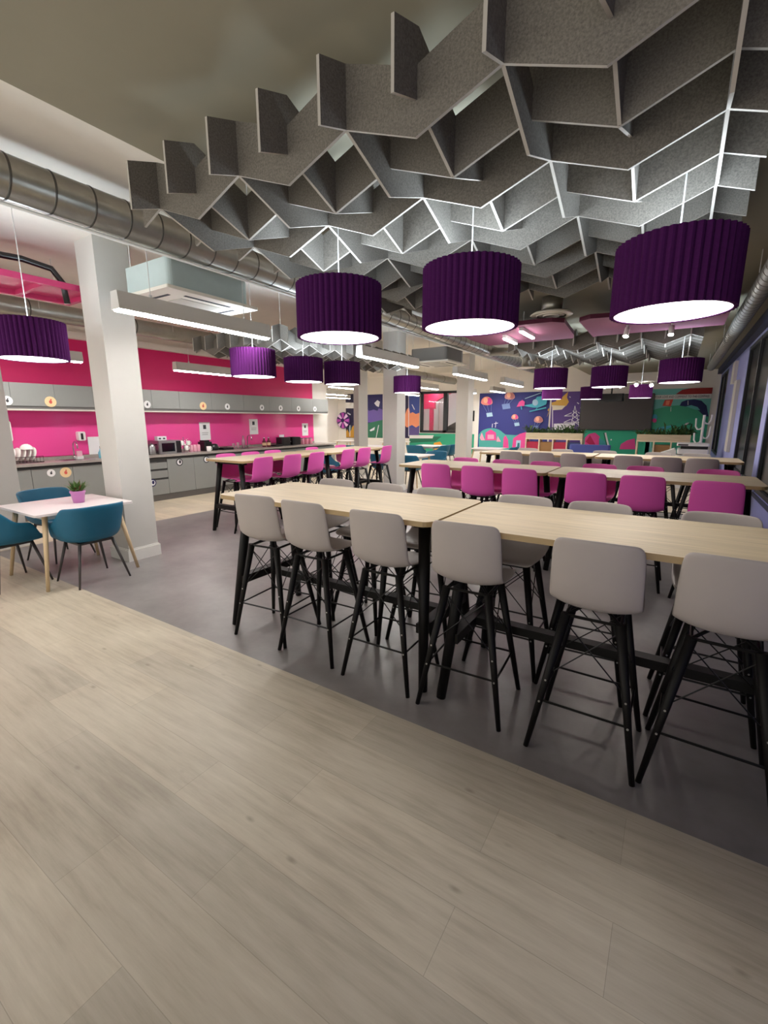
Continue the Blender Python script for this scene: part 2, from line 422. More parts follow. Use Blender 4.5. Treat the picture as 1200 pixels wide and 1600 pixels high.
def balloon(cx, cy, r, bx, by, s, dim=False):
    c = paint(214, 150, 150) if dim else SAL; bc = STB if dim else LB
    out = [(STB, line(cx - r * .8, cy + r * .5, bx - s * .4, by - s * .3, .5)), (STB, line(cx + r * .8, cy + r * .5, bx + s * .4, by - s * .3, .5)), (STB, line(cx, cy + r * .5, bx, by - s * .3, .5)),
           (c, arc(cx, cy + r * .35, r, r * 1.05, 0, 180) + arc(cx, cy + r * .35, r, r * .45, 180, 360)),
           (PKM if not dim else paint(190, 120, 120), arc(cx + r * .45, cy + r * .1, r * .4, r * .6, 0, 360)),
           (paint(250, 190, 160), arc(cx - r * .2, cy - r * .05, r * .38, r * .5, 0, 360)),
           (bc, [(bx - s * .8, by - s * .4), (bx + s * .7, by - s * .6), (bx + s * .9, by + s * .4), (bx - s * .6, by + s * .6)])]
    return out
YL = paint(226, 178, 84)
sh = []
sh += [(TL, [(748, 712), (748, 680)] + arc(768, 682, 20, 13, 150, 30) + [(790, 679), (806, 680), (825, 676), (832, 712)])]
sh += [(PKM, [(758, 688), (759, 676), (767, 671), (775, 676), (776, 688)]), (LPK, [(762, 686), (762, 679), (772, 679), (772, 686)]),
       (PKM, [(786, 700), (787, 684), (790, 680), (794, 687), (795, 700)]), (PKM, [(800, 705), (802, 685), (812, 678), (822, 675), (828, 682), (828, 705)]),
       (LB, [(806, 700), (807, 688), (814, 688), (813, 700)]), (paint(20, 110, 120), [(808, 699), (809, 692), (812, 692), (812, 699)]), (LPK, [(750, 684), (753, 676), (758, 688), (752, 688)]), (LPK, [(776, 690), (778, 681), (783, 690)])]
sh += balloon(761, 626, 9, 765, 648, 6) + balloon(797, 618, 8, 791, 635, 8, True) + balloon(805, 651, 5.4, 808, 663, 5) + balloon(842, 655, 7, 838, 668, 5, True)
sh += [(YL, [(860, 637), (856, 641), (858, 643), (855, 652), (860, 645), (861, 640)])]
sh += [(CY, [(818, 634), (832, 631), (840, 620), (848, 619), (856, 624), (854, 632), (842, 637), (834, 637)]), (LB, arc(837, 629, 4.5, 5, 0, 360)), (CY, line(828, 643, 854, 637, 1.8)), (CY, line(838, 640, 842, 635, 1)),
       (LB, line(821, 623, 846, 614, 1.2)), (PKM, [(808, 636), (812, 628), (817, 625), (821, 628), (820, 634)]), (CY, line(815, 634, 816, 640, 1.4)), (WHM, line(770, 668, 770.5, 662, .8)), (WHM, line(775, 668, 776, 659, .8)), (WHM, line(773, 662, 779, 661, .8))]
wall_print('sky_mural', 'navy wall mural of parachutes, helicopter and pink houses left of the screen', (750, 612, 860.5, .45, 2.56), NV, sh)
PU = paint(92, 66, 140)
sh = [(YL, [(862, 629), (869, 627), (871, 619), (876, 623), (888, 611), (886, 621), (889, 628), (885, 634), (877, 636), (862, 634)]), (WHM, line(863.5, 636, 863.5, 672, 1.2)), (paint(232, 220, 200), [(862, 633), (884, 634), (878, 640), (864, 641)])]
px0, py0 = 898, 634
for (a, b_, c, d_) in [(898.5,634,893,662),(898.5,634,904,662),(893,662,890,674),(904,662,906,674),(882,650,893.5,645),(882,650,894,650),(911,648,903,644),(911,649,903,650),(881,660,892,655),(881,660,905,660),(911,658,904,655),(911,659,903,660),(895,642,903,648),(902,642,894,648),(894,648,904,656),(903,648,893,656),(893,656,905,664),(904,656,892,664)]:
    sh.append((WHM, line(a, b_, c, d_, .9)))
sh += [(WHM, line(902, 629, 905, 631, 1.5)), (WHM, line(907, 637, 909, 640, 1.2)), (WHM, [(866, 662), (899, 661), (896, 673), (866, 671)]), (WHM, line(890, 620, 892, 621, 1.2))]
sh += [(paint(120, 120, 130), line(880, 664, 894, 664, .5))]
wall_print('pylon_mural', 'purple wall mural with a white lattice pylon beside the big screen', (863, 612, 913, .45, 2.53), PU, sh)
sh = [(PKM, [(913, 702), (914, 684), (920, 678), (930, 676), (937, 682), (938, 692), (932, 702)]), (paint(190, 20, 90), [(915, 690), (922, 680), (930, 694), (926, 698)]), (WHM, line(946, 676, 952, 702, 2.6)), (paint(40, 60, 60), line(943.5, 676, 949.5, 702, 1)),
      (PKM, [(968, 702), (970, 694), (980, 688), (992, 685), (993, 702)]), (WHM, arc(955, 687, 1.2, 1.2, 0, 360)), (paint(60, 160, 170), [(936, 684), (946, 690), (948, 702), (936, 702)])]
wall_print('hill_mural', 'teal lower wall mural with pink shapes under the big screen', (913, 660, 1019, .3, 1.3), TG, sh)
G1, G2, G3 = paint(66, 172, 136), paint(62, 176, 142), paint(120, 200, 196)
DG = paint(24, 36, 92)
sh = [(G3, [(1019, 600), (1062, 600), (1062, 642), (1019, 642)]), (paint(158, 34, 34), [(1056, 616), (1066, 609), (1080, 606), (1116, 605), (1116, 617)]),
      (G1, [(1018, 641), (1034, 637), (1050, 634), (1066, 633), (1090, 640), (1115, 652), (1116, 700), (1018, 700)]),
      (DG, [(1062, 634), (1065, 628), (1073, 625), (1085, 624), (1096, 626), (1104, 634), (1110, 652), (1100, 650), (1092, 642), (1080, 636)]), (paint(96, 190, 190), [(1072, 635), (1080, 633), (1090, 636), (1094, 641), (1086, 640)]),
      (G2, [(1030, 674), (1050, 666), (1072, 655), (1092, 649), (1116, 651), (1116, 700), (1018, 700)]), (CY, [(1019, 672), (1034, 667), (1052, 664), (1046, 669), (1030, 674), (1019, 676)]),
      (paint(226, 86, 70), [(1035, 634), (1039, 625), (1052, 624), (1048, 635)]), (paint(250, 150, 120), [(1040, 633), (1041, 626), (1047, 626), (1045, 633)]), (WHM, line(1048.5, 636, 1048, 643, .8)), (WHM, line(1075, 626, 1075, 633, .8)),
      (CY, arc(1023, 652, 4.2, 5, 0, 360)), (PKM, arc(1022.5, 657, 3.6, 3.4, 0, 360)), (WHM, [(1068, 664), (1072, 661), (1077, 660), (1073, 664)]), (paint(20, 90, 70), [(1075, 664), (1078, 661), (1082, 663)])]
gm = wall_print('green_mural', 'green and navy hillside mural with white lettered strip right of the screen', (1018.5, 608, 1113.5, .3, on_y(1066, 607, YE)[1]), G3, sh)
xa = on_y(1021, 616, YE)[0]; xb = on_y(1111, 623, YE)[0]; zs0, zs1 = on_y(1066, 623.5, YE)[1], on_y(1066, 616.5, YE)[1]
MB().box((xa, YE - .05, zs0), (xb, YE - .04, zs1)).build('lettered_strip', M_WHITE, gm)
text_part('strip_lettering', 'YOUR LOVE AND COMMENT TO THE COMPASS', .10, M_INK, gm, ((xa + xb) / 2, YE - .055, (zs0 + zs1) / 2), (PI / 2, 0, 0), wide=(xb - xa) * .93)
# narrow prints on the far left of the end wall
wall_print('city_mural', 'narrow dark mural of yellow towers at the far left corner', (540, 614, 557, .75, 2.72), paint(40, 34, 66),
    [(M_WHITE, [(538, 629), (560, 629), (560, 638), (538, 638)]), (paint(190, 140, 50), [(539, 683), (540, 675), (543, 671), (546, 677), (549, 670), (552, 665), (558, 664), (558, 684)]), (paint(36, 74, 80), [(544, 668), (548, 664), (550, 670), (546, 677)]), (WHM, line(547, 664, 547, 682, .9)), (WHM, line(543, 645, 548, 648, 1.8))])
wall_print('hedge_mural', 'narrow navy, violet and green mural between two white columns', (573, 614, 598, .78, 2.66), paint(36, 32, 96),
    [(paint(104, 84, 160), [(573, 638), (577, 642), (584, 640), (590, 642), (592, 638), (600, 640), (600, 660), (573, 660)]), (paint(44, 110, 84), [(573, 662), (580, 660), (600, 656), (600, 684), (573, 684)]), (WHM, [(578, 672), (586, 667), (585, 672), (579, 674)]), (WHM, [(585, 630), (590, 625), (594, 628), (592, 636), (588, 634)]), (WHM, line(592, 664, 588, 684, 1))])
wall_print('spray_mural', 'mural of an orange burst over navy beside the internal window', (604, 614, 656, .8, 2.62), paint(40, 32, 72),
    [(paint(64, 82, 160), [(639, 612), (657, 612), (657, 680), (639, 680)]), (paint(240, 150, 110), [(626, 660), (629, 650), (633, 648), (636, 640), (639, 636), (641, 646), (645, 644), (650, 647), (657, 645), (657, 665), (650, 668), (644, 664), (636, 668), (630, 662)]), (WHM, line(638.8, 612, 638.8, 682, .9)), (PKM, [(622, 684), (624, 668), (628, 672), (630, 684)]), (WHM, line(644, 632, 648, 640, 1.3)), (WHM, line(630, 625, 628, 632, 1.4)), (paint(96, 80, 140), [(640, 668), (657, 668), (657, 680), (640, 680)])])
wall_print('valley_mural', 'teal wall mural with orange creature shape beneath the internal window', (640, 680, 741, .24, 1.02), paint(46, 160, 124),
    [(paint(30, 110, 84), [(640, 682), (690, 682), (680, 690), (640, 692)]), (paint(224, 160, 56), [(678, 692), (688, 690), (693, 698), (686, 704), (678, 702)]), (M_WHITE, [(640, 680), (678, 680), (676, 685), (640, 685)])])
# burst-shaped wall clock-like ornament
t_ = thing('pinwheel_ornament', 'round purple and white pinwheel ornament on the far corner wall', 'wall decoration', (on_y(535, 657, YE)[0] + .12, YE - .08, 1.54))
q = MB(); q.lathe([(.36, -.02), (.38, 0), (.36, .02)], 16); o = q.build('backing', paint(70, 30, 100), t_); o.rotation_euler = (PI / 2, 0, 0)
for k in range(8):
    a = k * PI / 4
    P = [(.08 * math.cos(a - .3), .08 * math.sin(a - .3)), (.34 * math.cos(a - .22), .34 * math.sin(a - .22)), (.36 * math.cos(a + .22), .36 * math.sin(a + .22)), (.08 * math.cos(a + .3), .08 * math.sin(a + .3))]
    MB().prism(P, -.05, -.03, 'y').build('petal', paint(236, 200, 236) if k % 2 else paint(190, 80, 180), t_)
q = MB(); q.lathe([(.09, -.03), (.09, .03)], 16); o = q.build('hub', paint(40, 20, 80), t_, loc=(0, -.05, 0)); o.rotation_euler = (PI / 2, 0, 0)

# ------------------------------------------------------------------ big screen, projector
t_ = thing('wall_screen', 'large dark grey switched-off screen on the back wall', 'screen', (-1.76, YE - .03, 1.8))
MB().prism(rrect(-1.08, -.56, 1.07, .60, .02), -.08, 0, 'y').build('frame', M_BPL, t_)
MB().box((-1.05, -.083, -.53), (1.04, -.081, .57)).build('display', mat('matt_grey_screen', (72, 66, 66), 0.45), t_)
t_ = thing('projector', 'black box projector hanging from ceiling before the big screen', 'projector', (-1.66, 14.6, 2.2))
MB().prism(rrect(-.32, -.14, .32, .14, .04), -.1, .1, 'z').build('body', M_BPL, t_)
MB().cyl((0, 0, .1), (0, 0, ZO - 2.2), .02).build('mount_pole', M_BMET, t_)

# ------------------------------------------------------------------ shelves with planters
def shelf_unit(label, x0, x1, y, group=None, backs=()):
    t = thing('cube_shelf', label, 'shelf unit', ((x0 + x1) / 2, y, 0)); w = x1 - x0; h = w / 2; D = .35
    c = MB(); n = 4 if w > 1.3 else 3; zt = 1.02
    c.box((-h, 0, zt - .03), (h, D, zt)); c.box((-h, 0, 0), (h, D, .05)); c.box((-h, 0, .52), (h, D, .55))
    for k in range(n + 1):
        xx = -h + (w - .035) * k / n; c.box((xx, 0, .05), (xx + .035, D, zt - .03))
    c.build('carcass', mat('pale_maple', (226, 206, 178), 0.5), t)
    for k in range(n):
        for zz in (.05, .55):
            if backs == 'all' or (k, zz) in backs:
                cc = [paint(178, 36, 70), paint(150, 110, 66), paint(178, 36, 70), paint(60, 70, 120)][k % 4]
                xx = -h + (w - .035) * k / n + .036; MB().box((xx + .002, .06, zz + .002), (xx + (w - .035) / n - .04, D - .02, zz + .36)).build('storage_box', cc, t)
    p = thing('planter_box', 'oak planter trough filled with fern foliage on ' + ('the left' if x0 < -2 else 'the right') + ' cube shelf', 'planter', ((x0 + x1) / 2, y + .02, zt))
    m = MB(); m.box((-h, 0, 0), (h, .02, .17)); m.box((-h, .28, 0), (h, .3, .17)); m.box((-h, .02, 0), (-h + .02, .28, .17)); m.box((h - .02, .02, 0), (h, .28, .17)); m.box((-h + .02, .02, 0), (h - .02, .28, .02))
    m.build('trough', M_OAK, p)
    MB().box((-h + .02, .02, .1), (h - .02, .28, .14)).build('soil', M_SOIL, p)
    f = MB(); rnd = random.Random(int(x0 * 100))
    for i in range(int(230 * w)):
        bx = rnd.uniform(-h, h); by = rnd.uniform(.04, .26); a = rnd.uniform(0, 2 * PI); L = rnd.uniform(.12, .34) * (1.3 if math.sin(bx * 5) > .2 else .8)
        tip = Vector((bx + math.cos(a) * L * .8, by + math.sin(a) * L * .5, .14 + L * rnd.uniform(.1, .9)))
        b0 = Vector((bx, by, .13)); mid = (b0 + tip) / 2 + Vector((0, 0, L * .25)); s = Vector((-math.sin(a), math.cos(a), .2)) * .022
        f.add([b0, mid - s, tip, mid + s], [(0, 1, 2, 3)])
    o = f.build('foliage', M_LEAFD, p); o['kind'] = 'stuff'
    return t
shelf_unit('low pale cube shelf with crimson boxes under left fern planter', -3.95, -2.3, 14.4, backs='all')
shelf_unit('low pale cube shelf with open cubes under right fern planter', -0.9, 0.34, 14.4, backs=((1, .55),))

# ------------------------------------------------------------------ printer, coat stand, blue bench seat
t_ = thing('office_printer', 'white office printer with dark paper slot near right wall', 'printer', (.35, 12.9, 0))
MB().prism(rrect(-.30, -.28, .32, .28, .03), 0, .78, 'z').build('body', M_WHITE, t_)
MB().prism(rrect(-.28, -.28, .32, .28, .03), .80, .92, 'z').build('scanner_unit', M_WHITE, t_)
MB().prism(rrect(-.30, -.29, .32, .28, .03), .99, 1.05, 'z').build('lid', M_WHITE, t_)
MB().box((-.22, -.25, .90), (.3, .26, .99)).build('output_slot', M_BPL, t_)
MB().prism([(-.62, .80), (-.3, .74), (-.3, .86), (-.34, .92)], -.24, .24, 'y').build('paper_tray', M_WHITE, t_)
MB().prism(rrect(-.28, -.30, -.08, -.28, .005), 1.0, 1.03, 'z').build('control_panel', M_INK, t_)
t_ = thing('coat_stand', 'white branching cactus shaped coat stand by the right wall', 'coat stand', (.55, 13.9, 0))
MB().tube([(0, 0, 0), (0, 0, 1.7)], .03).build('pole', M_WHITE, t_)
MB().lathe([(.22, 0), (.22, .02), (.03, .03)], 20).build('base', M_WHITE, t_)
for s, z, h in ((-1, 1.40, .22), (1, 1.54, .16), (1, 1.18, .24), (-1, 1.06, .2)):
    P = [(0, 0, z)] + [(s * (.12 * math.sin(a)), 0, z - .05 + .05 * math.cos(a) * 0) for a in (.5, 1.1)] + [(s * .15, 0, z + .02), (s * .16, 0, z + h)]
    MB().tube(P, .02).build('hook', M_WHITE, t_)
t_ = thing('bench_seat', 'low navy blue upholstered bench seat in front of the screen wall', 'bench', (-1.9, 13.0, 0))
MB().prism(rrect(-.5, -.25, .5, .25, .06), .14, .45, 'z').build('seat', paint(70, 80, 150), t_)
MB().prism(rrect(-.5, .12, .5, .28, .06), .45, .93, 'z').build('backrest', paint(70, 80, 150), t_)
for x in (-.4, .4):
    for y in (-.18, .18): MB().cyl((x, y, 0), (x, y, .14), .02).build('leg', M_BLACK, t_)

# ------------------------------------------------------------------ kitchen run
KX0, KX1 = XK + .003, -8.5
KY0, KY1 = 2.72, 10.62
seams = [2.72, 2.98, 3.57, 4.17, 4.78, 5.27, 5.87, 6.47, 7.15, 7.85, 8.5, 9.2, 9.9, 10.6]
DESC = ['slim end', 'cream and white badged', 'sink', 'plain, left of the drawers', 'three drawer', 'navy badged', 'navy badged, right of the first', 'plain behind the bar table', 'plain below the bottles', 'plain below the black bin', 'plain below the toasters', 'plain below the jars', 'last, farthest']
def badge(parent, x, y, z, r, kind):
    a = {'w': M_PAPER, 'c': M_CREAM, 'n': M_NAVY, 'd': mat('charcoal_badge', (58, 58, 64), .6)}[kind]
    b_ = {'w': M_INK, 'c': M_REDP, 'n': M_PAPER, 'd': M_PAPER}[kind]
    m = MB()
    m.prism(disc(y, z, r), x, x + .002, 'x', 0)
    if kind in 'nd':
        m.prism(disc(y, z, r * .72, 16), x + .002, x + .003, 'x', 1); m.prism(disc(y + r * .15, z + r * .1, r * .5, 12, .7, 1), x + .003, x + .004, 'x', 0)
    else:
        m.prism(disc(y, z - r * .05, r * .34, 12, .8, 1), x + .002, x + .003, 'x', 1); m.prism(disc(y + r * .1, z + r * .4, r * .14, 10), x + .002, x + .003, 'x', 1)
    m.build('badge', [a, b_], parent)
for i in range(13):
    y0, y1 = seams[i], seams[i + 1]
    t = thing('base_cabinet', 'grey base cabinet, ' + DESC[i] + ' unit of the kitchen run', 'kitchen cabinet', (KX0, 0, 0))
    D = KX1 - KX0
    MB().box((.01, y0 + .002, .12), (D - .03, y1 - .002, .845)).build('body', M_CABD, t)
    MB().box((.01, y0, 0), (D - .06, y1, .12)).build('plinth', M_KICK, t)
    if i == 4:
        for za, zb in ((.13, .44), (.46, .62), (.64, .78)):
            d = MB().box((D - .03, y0 + .003, za), (D - .01, y1 - .003, zb - .02)).build('drawer', M_CAB, t)
            MB().box((D - .05, y0 + .003, zb - .018), (D - .02, y1 - .003, zb)).build('finger_pull', M_CABD, d)
        bd = MB().box((D - .01, 4.9, .755), (D - .008, 5.05, .775)).build('drawer_label', M_KICK, t)
        badge(d, D - .01, 0, 0, .001, 'w') if False else None
        badge(t, D - .01, 4.93, .40 - .02, .075, 'n')
    else:
        d = MB().box((D - .03, y0 + .003, .13), (D - .01, y1 - .003, .815)).build('door', M_CAB, t)
        if i == 1: badge(d, D - .01, 3.25, .74, .06, 'w'); badge(d, D - .01, 3.46, .73, .085, 'c')
        if i == 5: badge(d, D - .01, 5.54, .735, .075, 'd')
        if i == 6: badge(d, D - .01, 6.18, .745, .075, 'd')
t = thing('worktop', 'long grey speckled kitchen worktop with inset sinks', 'worktop', (KX0, 0, 0))
MB().box((0, KY0 - .02, .865), (KX1 - KX0 + .02, KY1 + .02, .905)).build('slab', M_WORK, t)
MB().box((0, KY0, .905), (.02, 10.35, .96)).build('upstand', M_WORK, t)
for k, ys in enumerate((3.75, 7.55)):
    s = MB(); s.prism(rrect(.12, ys - .25, .52, ys + .25, .05), .905, .911, 'z'); s.build('sink_rim', M_SSTEEL, t)
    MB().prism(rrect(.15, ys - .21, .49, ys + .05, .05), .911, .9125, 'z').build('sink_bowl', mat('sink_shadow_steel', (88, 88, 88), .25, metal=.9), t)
for k, ys in enumerate((3.83, 7.75)):
    f = thing('kitchen_tap', 'chrome swan neck tap at the ' + ('left sink beside the white column' if k == 0 else 'middle sink behind the bar table'), 'tap', (KX0 + .1, ys, .911))
    MB().lathe([(.025, 0), (.025, .04), (.014, .05)], 14).build('base', M_CHROME, f, True)
    MB().tube([(0, 0, .04), (0, 0, .22)] + [(.08 - .08 * math.cos(a), 0, .22 + .08 * math.sin(a)) for a in (.6, 1.2, 1.57, 2.0, 2.6, 3.0)] + [(.16, 0, .18)], .011).build('spout', M_CHROME, f, True)
    MB().cyl((0, .02, .05), (0, .09, .08), .007).build('lever', M_CHROME, f)
# glass splashback
struct(MB().box((XK, KY0, .97), (XK + .012, 10.34, 1.76)).build('trim_9', M_PINKG))
# wall cabinets
ws = [2.7, 2.95, 3.55, 4.15, 4.75, 5.22, 5.81, 6.59, 7.48, 8.3, 9.1, 9.95, 10.62]
wb = {0: ('w', 2.9), 1: ('c', 3.48), 4: ('w', 5.12), 6: ('c', 6.37), 7: ('w', 7.01), 8: ('w', 8.05), 9: ('w', 8.69), 10: ('w', 9.36), 11: ('w', 10.03)}
WD = ['slim leftmost', 'cream badged left', 'plain left', 'plain, half behind the column', 'plain, right of the column', 'white badged first', 'cream badged', 'white badged over the paper notice', 'white badged middle', 'white badged over the bin', 'white badged over the toasters', 'farthest white badged']
for i in range(12):
    y0, y1 = ws[i], ws[i + 1]
    t = thing('wall_cabinet', 'grey wall cabinet, ' + WD[i] + ' unit above the pink splashback', 'wall cabinet', (XK, 0, 1.76))
    MB().box((0, y0, .0), (.34, y1, .40)).build('body', M_KICK, t)
    d = MB().box((.34, y0 + .002, .045), (.36, y1 - .002, .40)).build('door', M_CAB, t)
    for k, (kd, yy) in wb.items():
        if y0 <= yy < y1: badge(d, .36, yy, .12, .085 if kd == 'c' else .07, kd)
t = MB(); t.box((XK, ws[0], 1.735), (XK + .37, ws[-1], 1.76)); tag(t.build('light_pelmet', M_LUMB), 'pale grey pelmet strip under the row of wall cabinets', 'pelmet')

ORDN = ['first', 'second', 'third', 'fourth', 'fifth', 'sixth']
# counter things ------------------------------------------------
CZ = .905; CX = -8.75
def mug(n, label, loc, m=M_CER, r=.04, h=.095, grp=None, lying=False):
    t = thing('mug', label, 'mug', loc, 0, grp)
    MB().lathe([(r * .85, 0), (r, .015), (r, h), (r - .006, h), (r - .006, .012), (0.001, .01)], 16, caps=False).build('body', m, t, True)
    MB().tube([(0, r, h * .8), (0, r + .025, h * .75), (0, r + .03, h * .45), (0, r + .02, h * .22), (0, r, h * .2)], .006).build('handle', m, t, True)
    return t
t_ = thing('dish_rack', 'black wire dish rack at the left end of the worktop', 'dish rack', (CX, 2.98, CZ))
r_ = MB()
for x in (-.18, .18): r_.tube([(x, -.16, .02), (x, .22, .02)], .006); r_.tube([(x, -.16, .11), (x, .22, .11)], .004)
for k in range(9): r_.tube([(-.18, -.16 + k * .047, .11), (-.18, -.16 + k * .047, .02), (.18, -.16 + k * .047, .02), (.18, -.16 + k * .047, .11)], .003)
r_.build('wire_frame', M_BMET, t_)
for k in range(5):
    p = MB().lathe([(.02, 0), (.07, .004), (.11, .02), (.11, .024), (.02, .01)], 20)
    o = p.build('plate', M_CER, smooth=True); tag(o, 'white plate in the dish rack, ' + ORDN[k] + ' from the left', 'plate', 'plates in the dish rack')
    o.location = (CX - .02, 2.86 + k * .07, CZ + .14); o.rotation_euler = (PI / 2 - .3, 0, .2)
t_ = thing('white_teapot', 'upturned white bowl resting on top of the dish rack', 'bowl', (CX, 3.05, CZ + .22))
MB().lathe([(.09, 0), (.085, .04), (.05, .075), (.03, .08), (.03, .085), (.001, .085)], 18, caps=False).build('bowl_body', M_CER, t_, True)
t_ = thing('paper_dispenser', 'white wall mounted dispenser at left end of the splashback', 'dispenser', (XK + .012, 2.85, 1.25))
MB().prism(rrect(-.12, 0, .12, .32, .03), 0, .12, 'x').build('body', M_WHITE, t_); MB().box((.12, -.06, .02), (.122, .06, .08)).build('slot', M_INK, t_)
t_ = thing('soap_dispenser', 'white and black soap dispenser on the splashback above the sink', 'dispenser', (XK + .012, 4.0, 1.22))
MB().prism(rrect(-.06, 0, .06, .16, .025), 0, .09, 'x').build('body', M_WHITE, t_); MB().box((.09, -.02, .02), (.093, .02, .13)).build('window', M_BPL, t_)
t_ = thing('sponge_holder', 'small white sponge holder standing behind the left sink', 'holder', (CX - .05, 3.83, CZ + .007))
MB().box((-.03, -.05, 0), (.03, .05, .05)).build('tray', M_WHITE, t_); MB().box((-.02, -.04, .05), (.02, .04, .14)).build('sponge', M_PCER, t_)
t_ = thing('soap_bottle', 'aqua washing up bottle with black pump beside the white column', 'bottle', (CX, 4.16, CZ))
MB().lathe([(.035, 0), (.04, .01), (.04, .1), (.015, .15), (.012, .17)], 16).build('bottle_body', M_AQUA, t_, True)
MB().cyl((0, 0, .17), (0, 0, .21), .008).box((0, -.01, .205), (.05, .01, .215)).build('pump', M_BPL, t_)
t_ = thing('splash_notice', 'white notice sheet leaning on the splashback beside the column', 'notice', (XK + .02, 4.3, .96))
MB().box((0, -.18, 0), (.004, .18, .32)).build('sheet', M_PAPER, t_)
# microwave
t_ = thing('microwave', 'silver and black microwave oven right of the white column', 'microwave', (-8.85, 5.47, CZ))
MB().prism(rrect(-.2, -.24, .18, .24, .01), 0, .27, 'z').build('case', M_SSTEEL, t_)
MB().box((.18, -.235, .015), (.2, .12, .255)).build('door', M_SSTEEL, t_)
MB().box((.2, -.19, .05), (.203, .09, .22)).build('door_glass', M_GLASSD, t_)
MB().box((.18, .125, .015), (.2, .235, .255)).build('control_panel', M_BPL, t_)
MB().tube([(.2, .1, .05), (.225, .1, .05), (.225, .1, .22), (.2, .1, .22)], .007).build('handle', M_CHROME, t_)
t_ = thing('socket_box', 'white box of sachets on top of the microwave', 'box', (-8.9, 5.42, CZ + .27))
MB().box((-.05, -.1, 0), (.05, .1, .08)).build('carton', M_PAPER, t_); MB().box((.05, -.07, .02), (.052, -.02, .05)).box((.05, .02, .02), (.052, .07, .05)).build('print', M_INK, t_)
t_ = thing('kettle', 'stainless steel kettle with black handle beside the microwave', 'kettle', (-8.75, 5.12, CZ))
MB().lathe([(.075, 0), (.08, .02), (.07, .14), (.055, .2), (.02, .215), (.012, .235)], 20).build('body', M_SSTEEL, t_, True)
MB().tube([(0, .06, .19), (0, .11, .2), (0, .13, .14), (0, .11, .05), (0, .075, .03)], .011).build('handle', M_BPL, t_)
MB().prism([(-.07, .15), (-.12, .2), (-.06, .2)], -.012, .012, 'y').build('spout', M_SSTEEL, t_)
t_ = thing('coffee_grinder', 'dark brown coffee machine half hidden by the white column', 'coffee machine', (-8.85, 4.93, CZ))
MB().prism(rrect(-.15, -.11, .14, .09, .02), 0, .27, 'z').build('body', mat('dark_maroon_plastic', (60, 20, 36), .3), t_); MB().box((.14, -.07, .02), (.17, .05, .04)).build('drip_tray', M_BPL, t_)
t_ = thing('mug_tree', 'chrome mug tree on worktop beside the microwave', 'mug tree', (-8.8, 5.86, CZ))
MB().lathe([(.08, 0), (.08, .012), (.01, .015)], 16).build('base', M_CHROME, t_); MB().cyl((0, 0, 0), (0, 0, .32), .006).build('post', M_CHROME, t_)
for k in range(6):
    a = k * PI / 3; z = .14 + .1 * (k % 2); MB().cyl((0, 0, z), (.09 * math.cos(a), .09 * math.sin(a), z + .04), .004, n=6).build('hook', M_CHROME, t_)
for k in range(6):
    a = k * PI / 3; z = .05 + .1 * (k % 2)
    mug(0, 'white mug on the mug tree, ' + ('upper' if k % 2 else 'lower') + ' hook, ' + ('wall side', 'facing the column', 'facing the room')[k // 2], (-8.8 + .09 * math.cos(a), 5.86 + .09 * math.sin(a), CZ + z), grp='mugs on the mug tree')
for k in range(3):
    o = MB().lathe([(.035, 0), (.04, .01), (.04, .13), (.03, .15)], 14).build('storage_jar', M_PCER, smooth=True); o.location = (-8.8, 6.03 + k * .09, CZ)
    tag(o, 'pale pink storage jar, ' + ORDN[k] + ' counting from the mug tree', 'jar', 'pale pink storage jars')
t_ = thing('coffee_maker', 'black lidded coffee maker below the first paper notice', 'coffee maker', (-8.85, 6.48, CZ))
MB().prism(rrect(-.14, -.15, .12, .05, .03), 0, .2, 'z').build('body', M_BPL, t_); MB().lathe([(.1, 0), (.12, .05), (.09, .13), (.05, .15)], 18, c=(0, .16, 0)).build('carafe', M_BPL, t_, True); MB().box((-.1, -.12, .2), (.06, .02, .23)).build('lid', M_BMET, t_)
mug(0, 'white mug standing in front of the black coffee maker', (-8.64, 6.36, CZ), r=.05, h=.11)
t_ = thing('black_tray', 'low black tray of cutlery right of the coffee maker', 'tray', (-8.8, 6.92, CZ)); MB().box((-.12, -.14, 0), (.12, .14, .05)).build('tray_body', M_BPL, t_); MB().cyl((-.05, -.1, .06), (-.05, .1, .06), .008).build('spoon', M_CHROME, t_)
for k, (yy, h, r, l) in enumerate([(7.2, .13, .035, 'small clear tumbler on the worktop, leftmost of the glassware'), (7.33, .15, .035, 'clear tumbler on the worktop beside the tall glass bottle'), (7.5, .3, .04, 'tall clear glass bottle standing by the middle sink')]):
    o = MB().lathe([(r, 0), (r, h * .6), (r * (.5 if k == 2 else 1), h * .8), (r * (.45 if k == 2 else 1), h)], 16).build('glass_bottle' if k == 2 else 'tumbler', mat('frosted_glass', (236, 200, 214), .15, trans=.6), smooth=True)
    o.location = (-8.85, yy, CZ); tag(o, l, 'bottle' if k == 2 else 'glass')
for k, yy in enumerate((8.12, 8.27)):
    t_ = thing('sauce_bottle', ('left' if k == 0 else 'right') + ' of two squat bottles with pale labels on worktop', 'bottle', (-8.8, yy, CZ))
    MB().lathe([(.045, 0), (.05, .02), (.05, .13), (.02, .18), (.018, .22)], 16).build('bottle_body', paint(110, 30, 50), t_, True)
    MB().lathe([(.051, .04), (.051, .11)], 16, caps=False).build('bottle_label', M_CREAM, t_, True); MB().cyl((0, 0, .22), (0, 0, .24), .02).build('cap', M_PAPER, t_)
t_ = thing('black_pan', 'flat black griddle pan left of the toasters', 'pan', (-8.75, 8.5, CZ)); MB().prism(rrect(-.12, -.16, .12, .12, .03), .01, .05, 'z').build('pan_body', M_BPL, t_); MB().cyl((0, .12, .04), (0, .22, .05), .012).build('handle', M_BPL, t_)
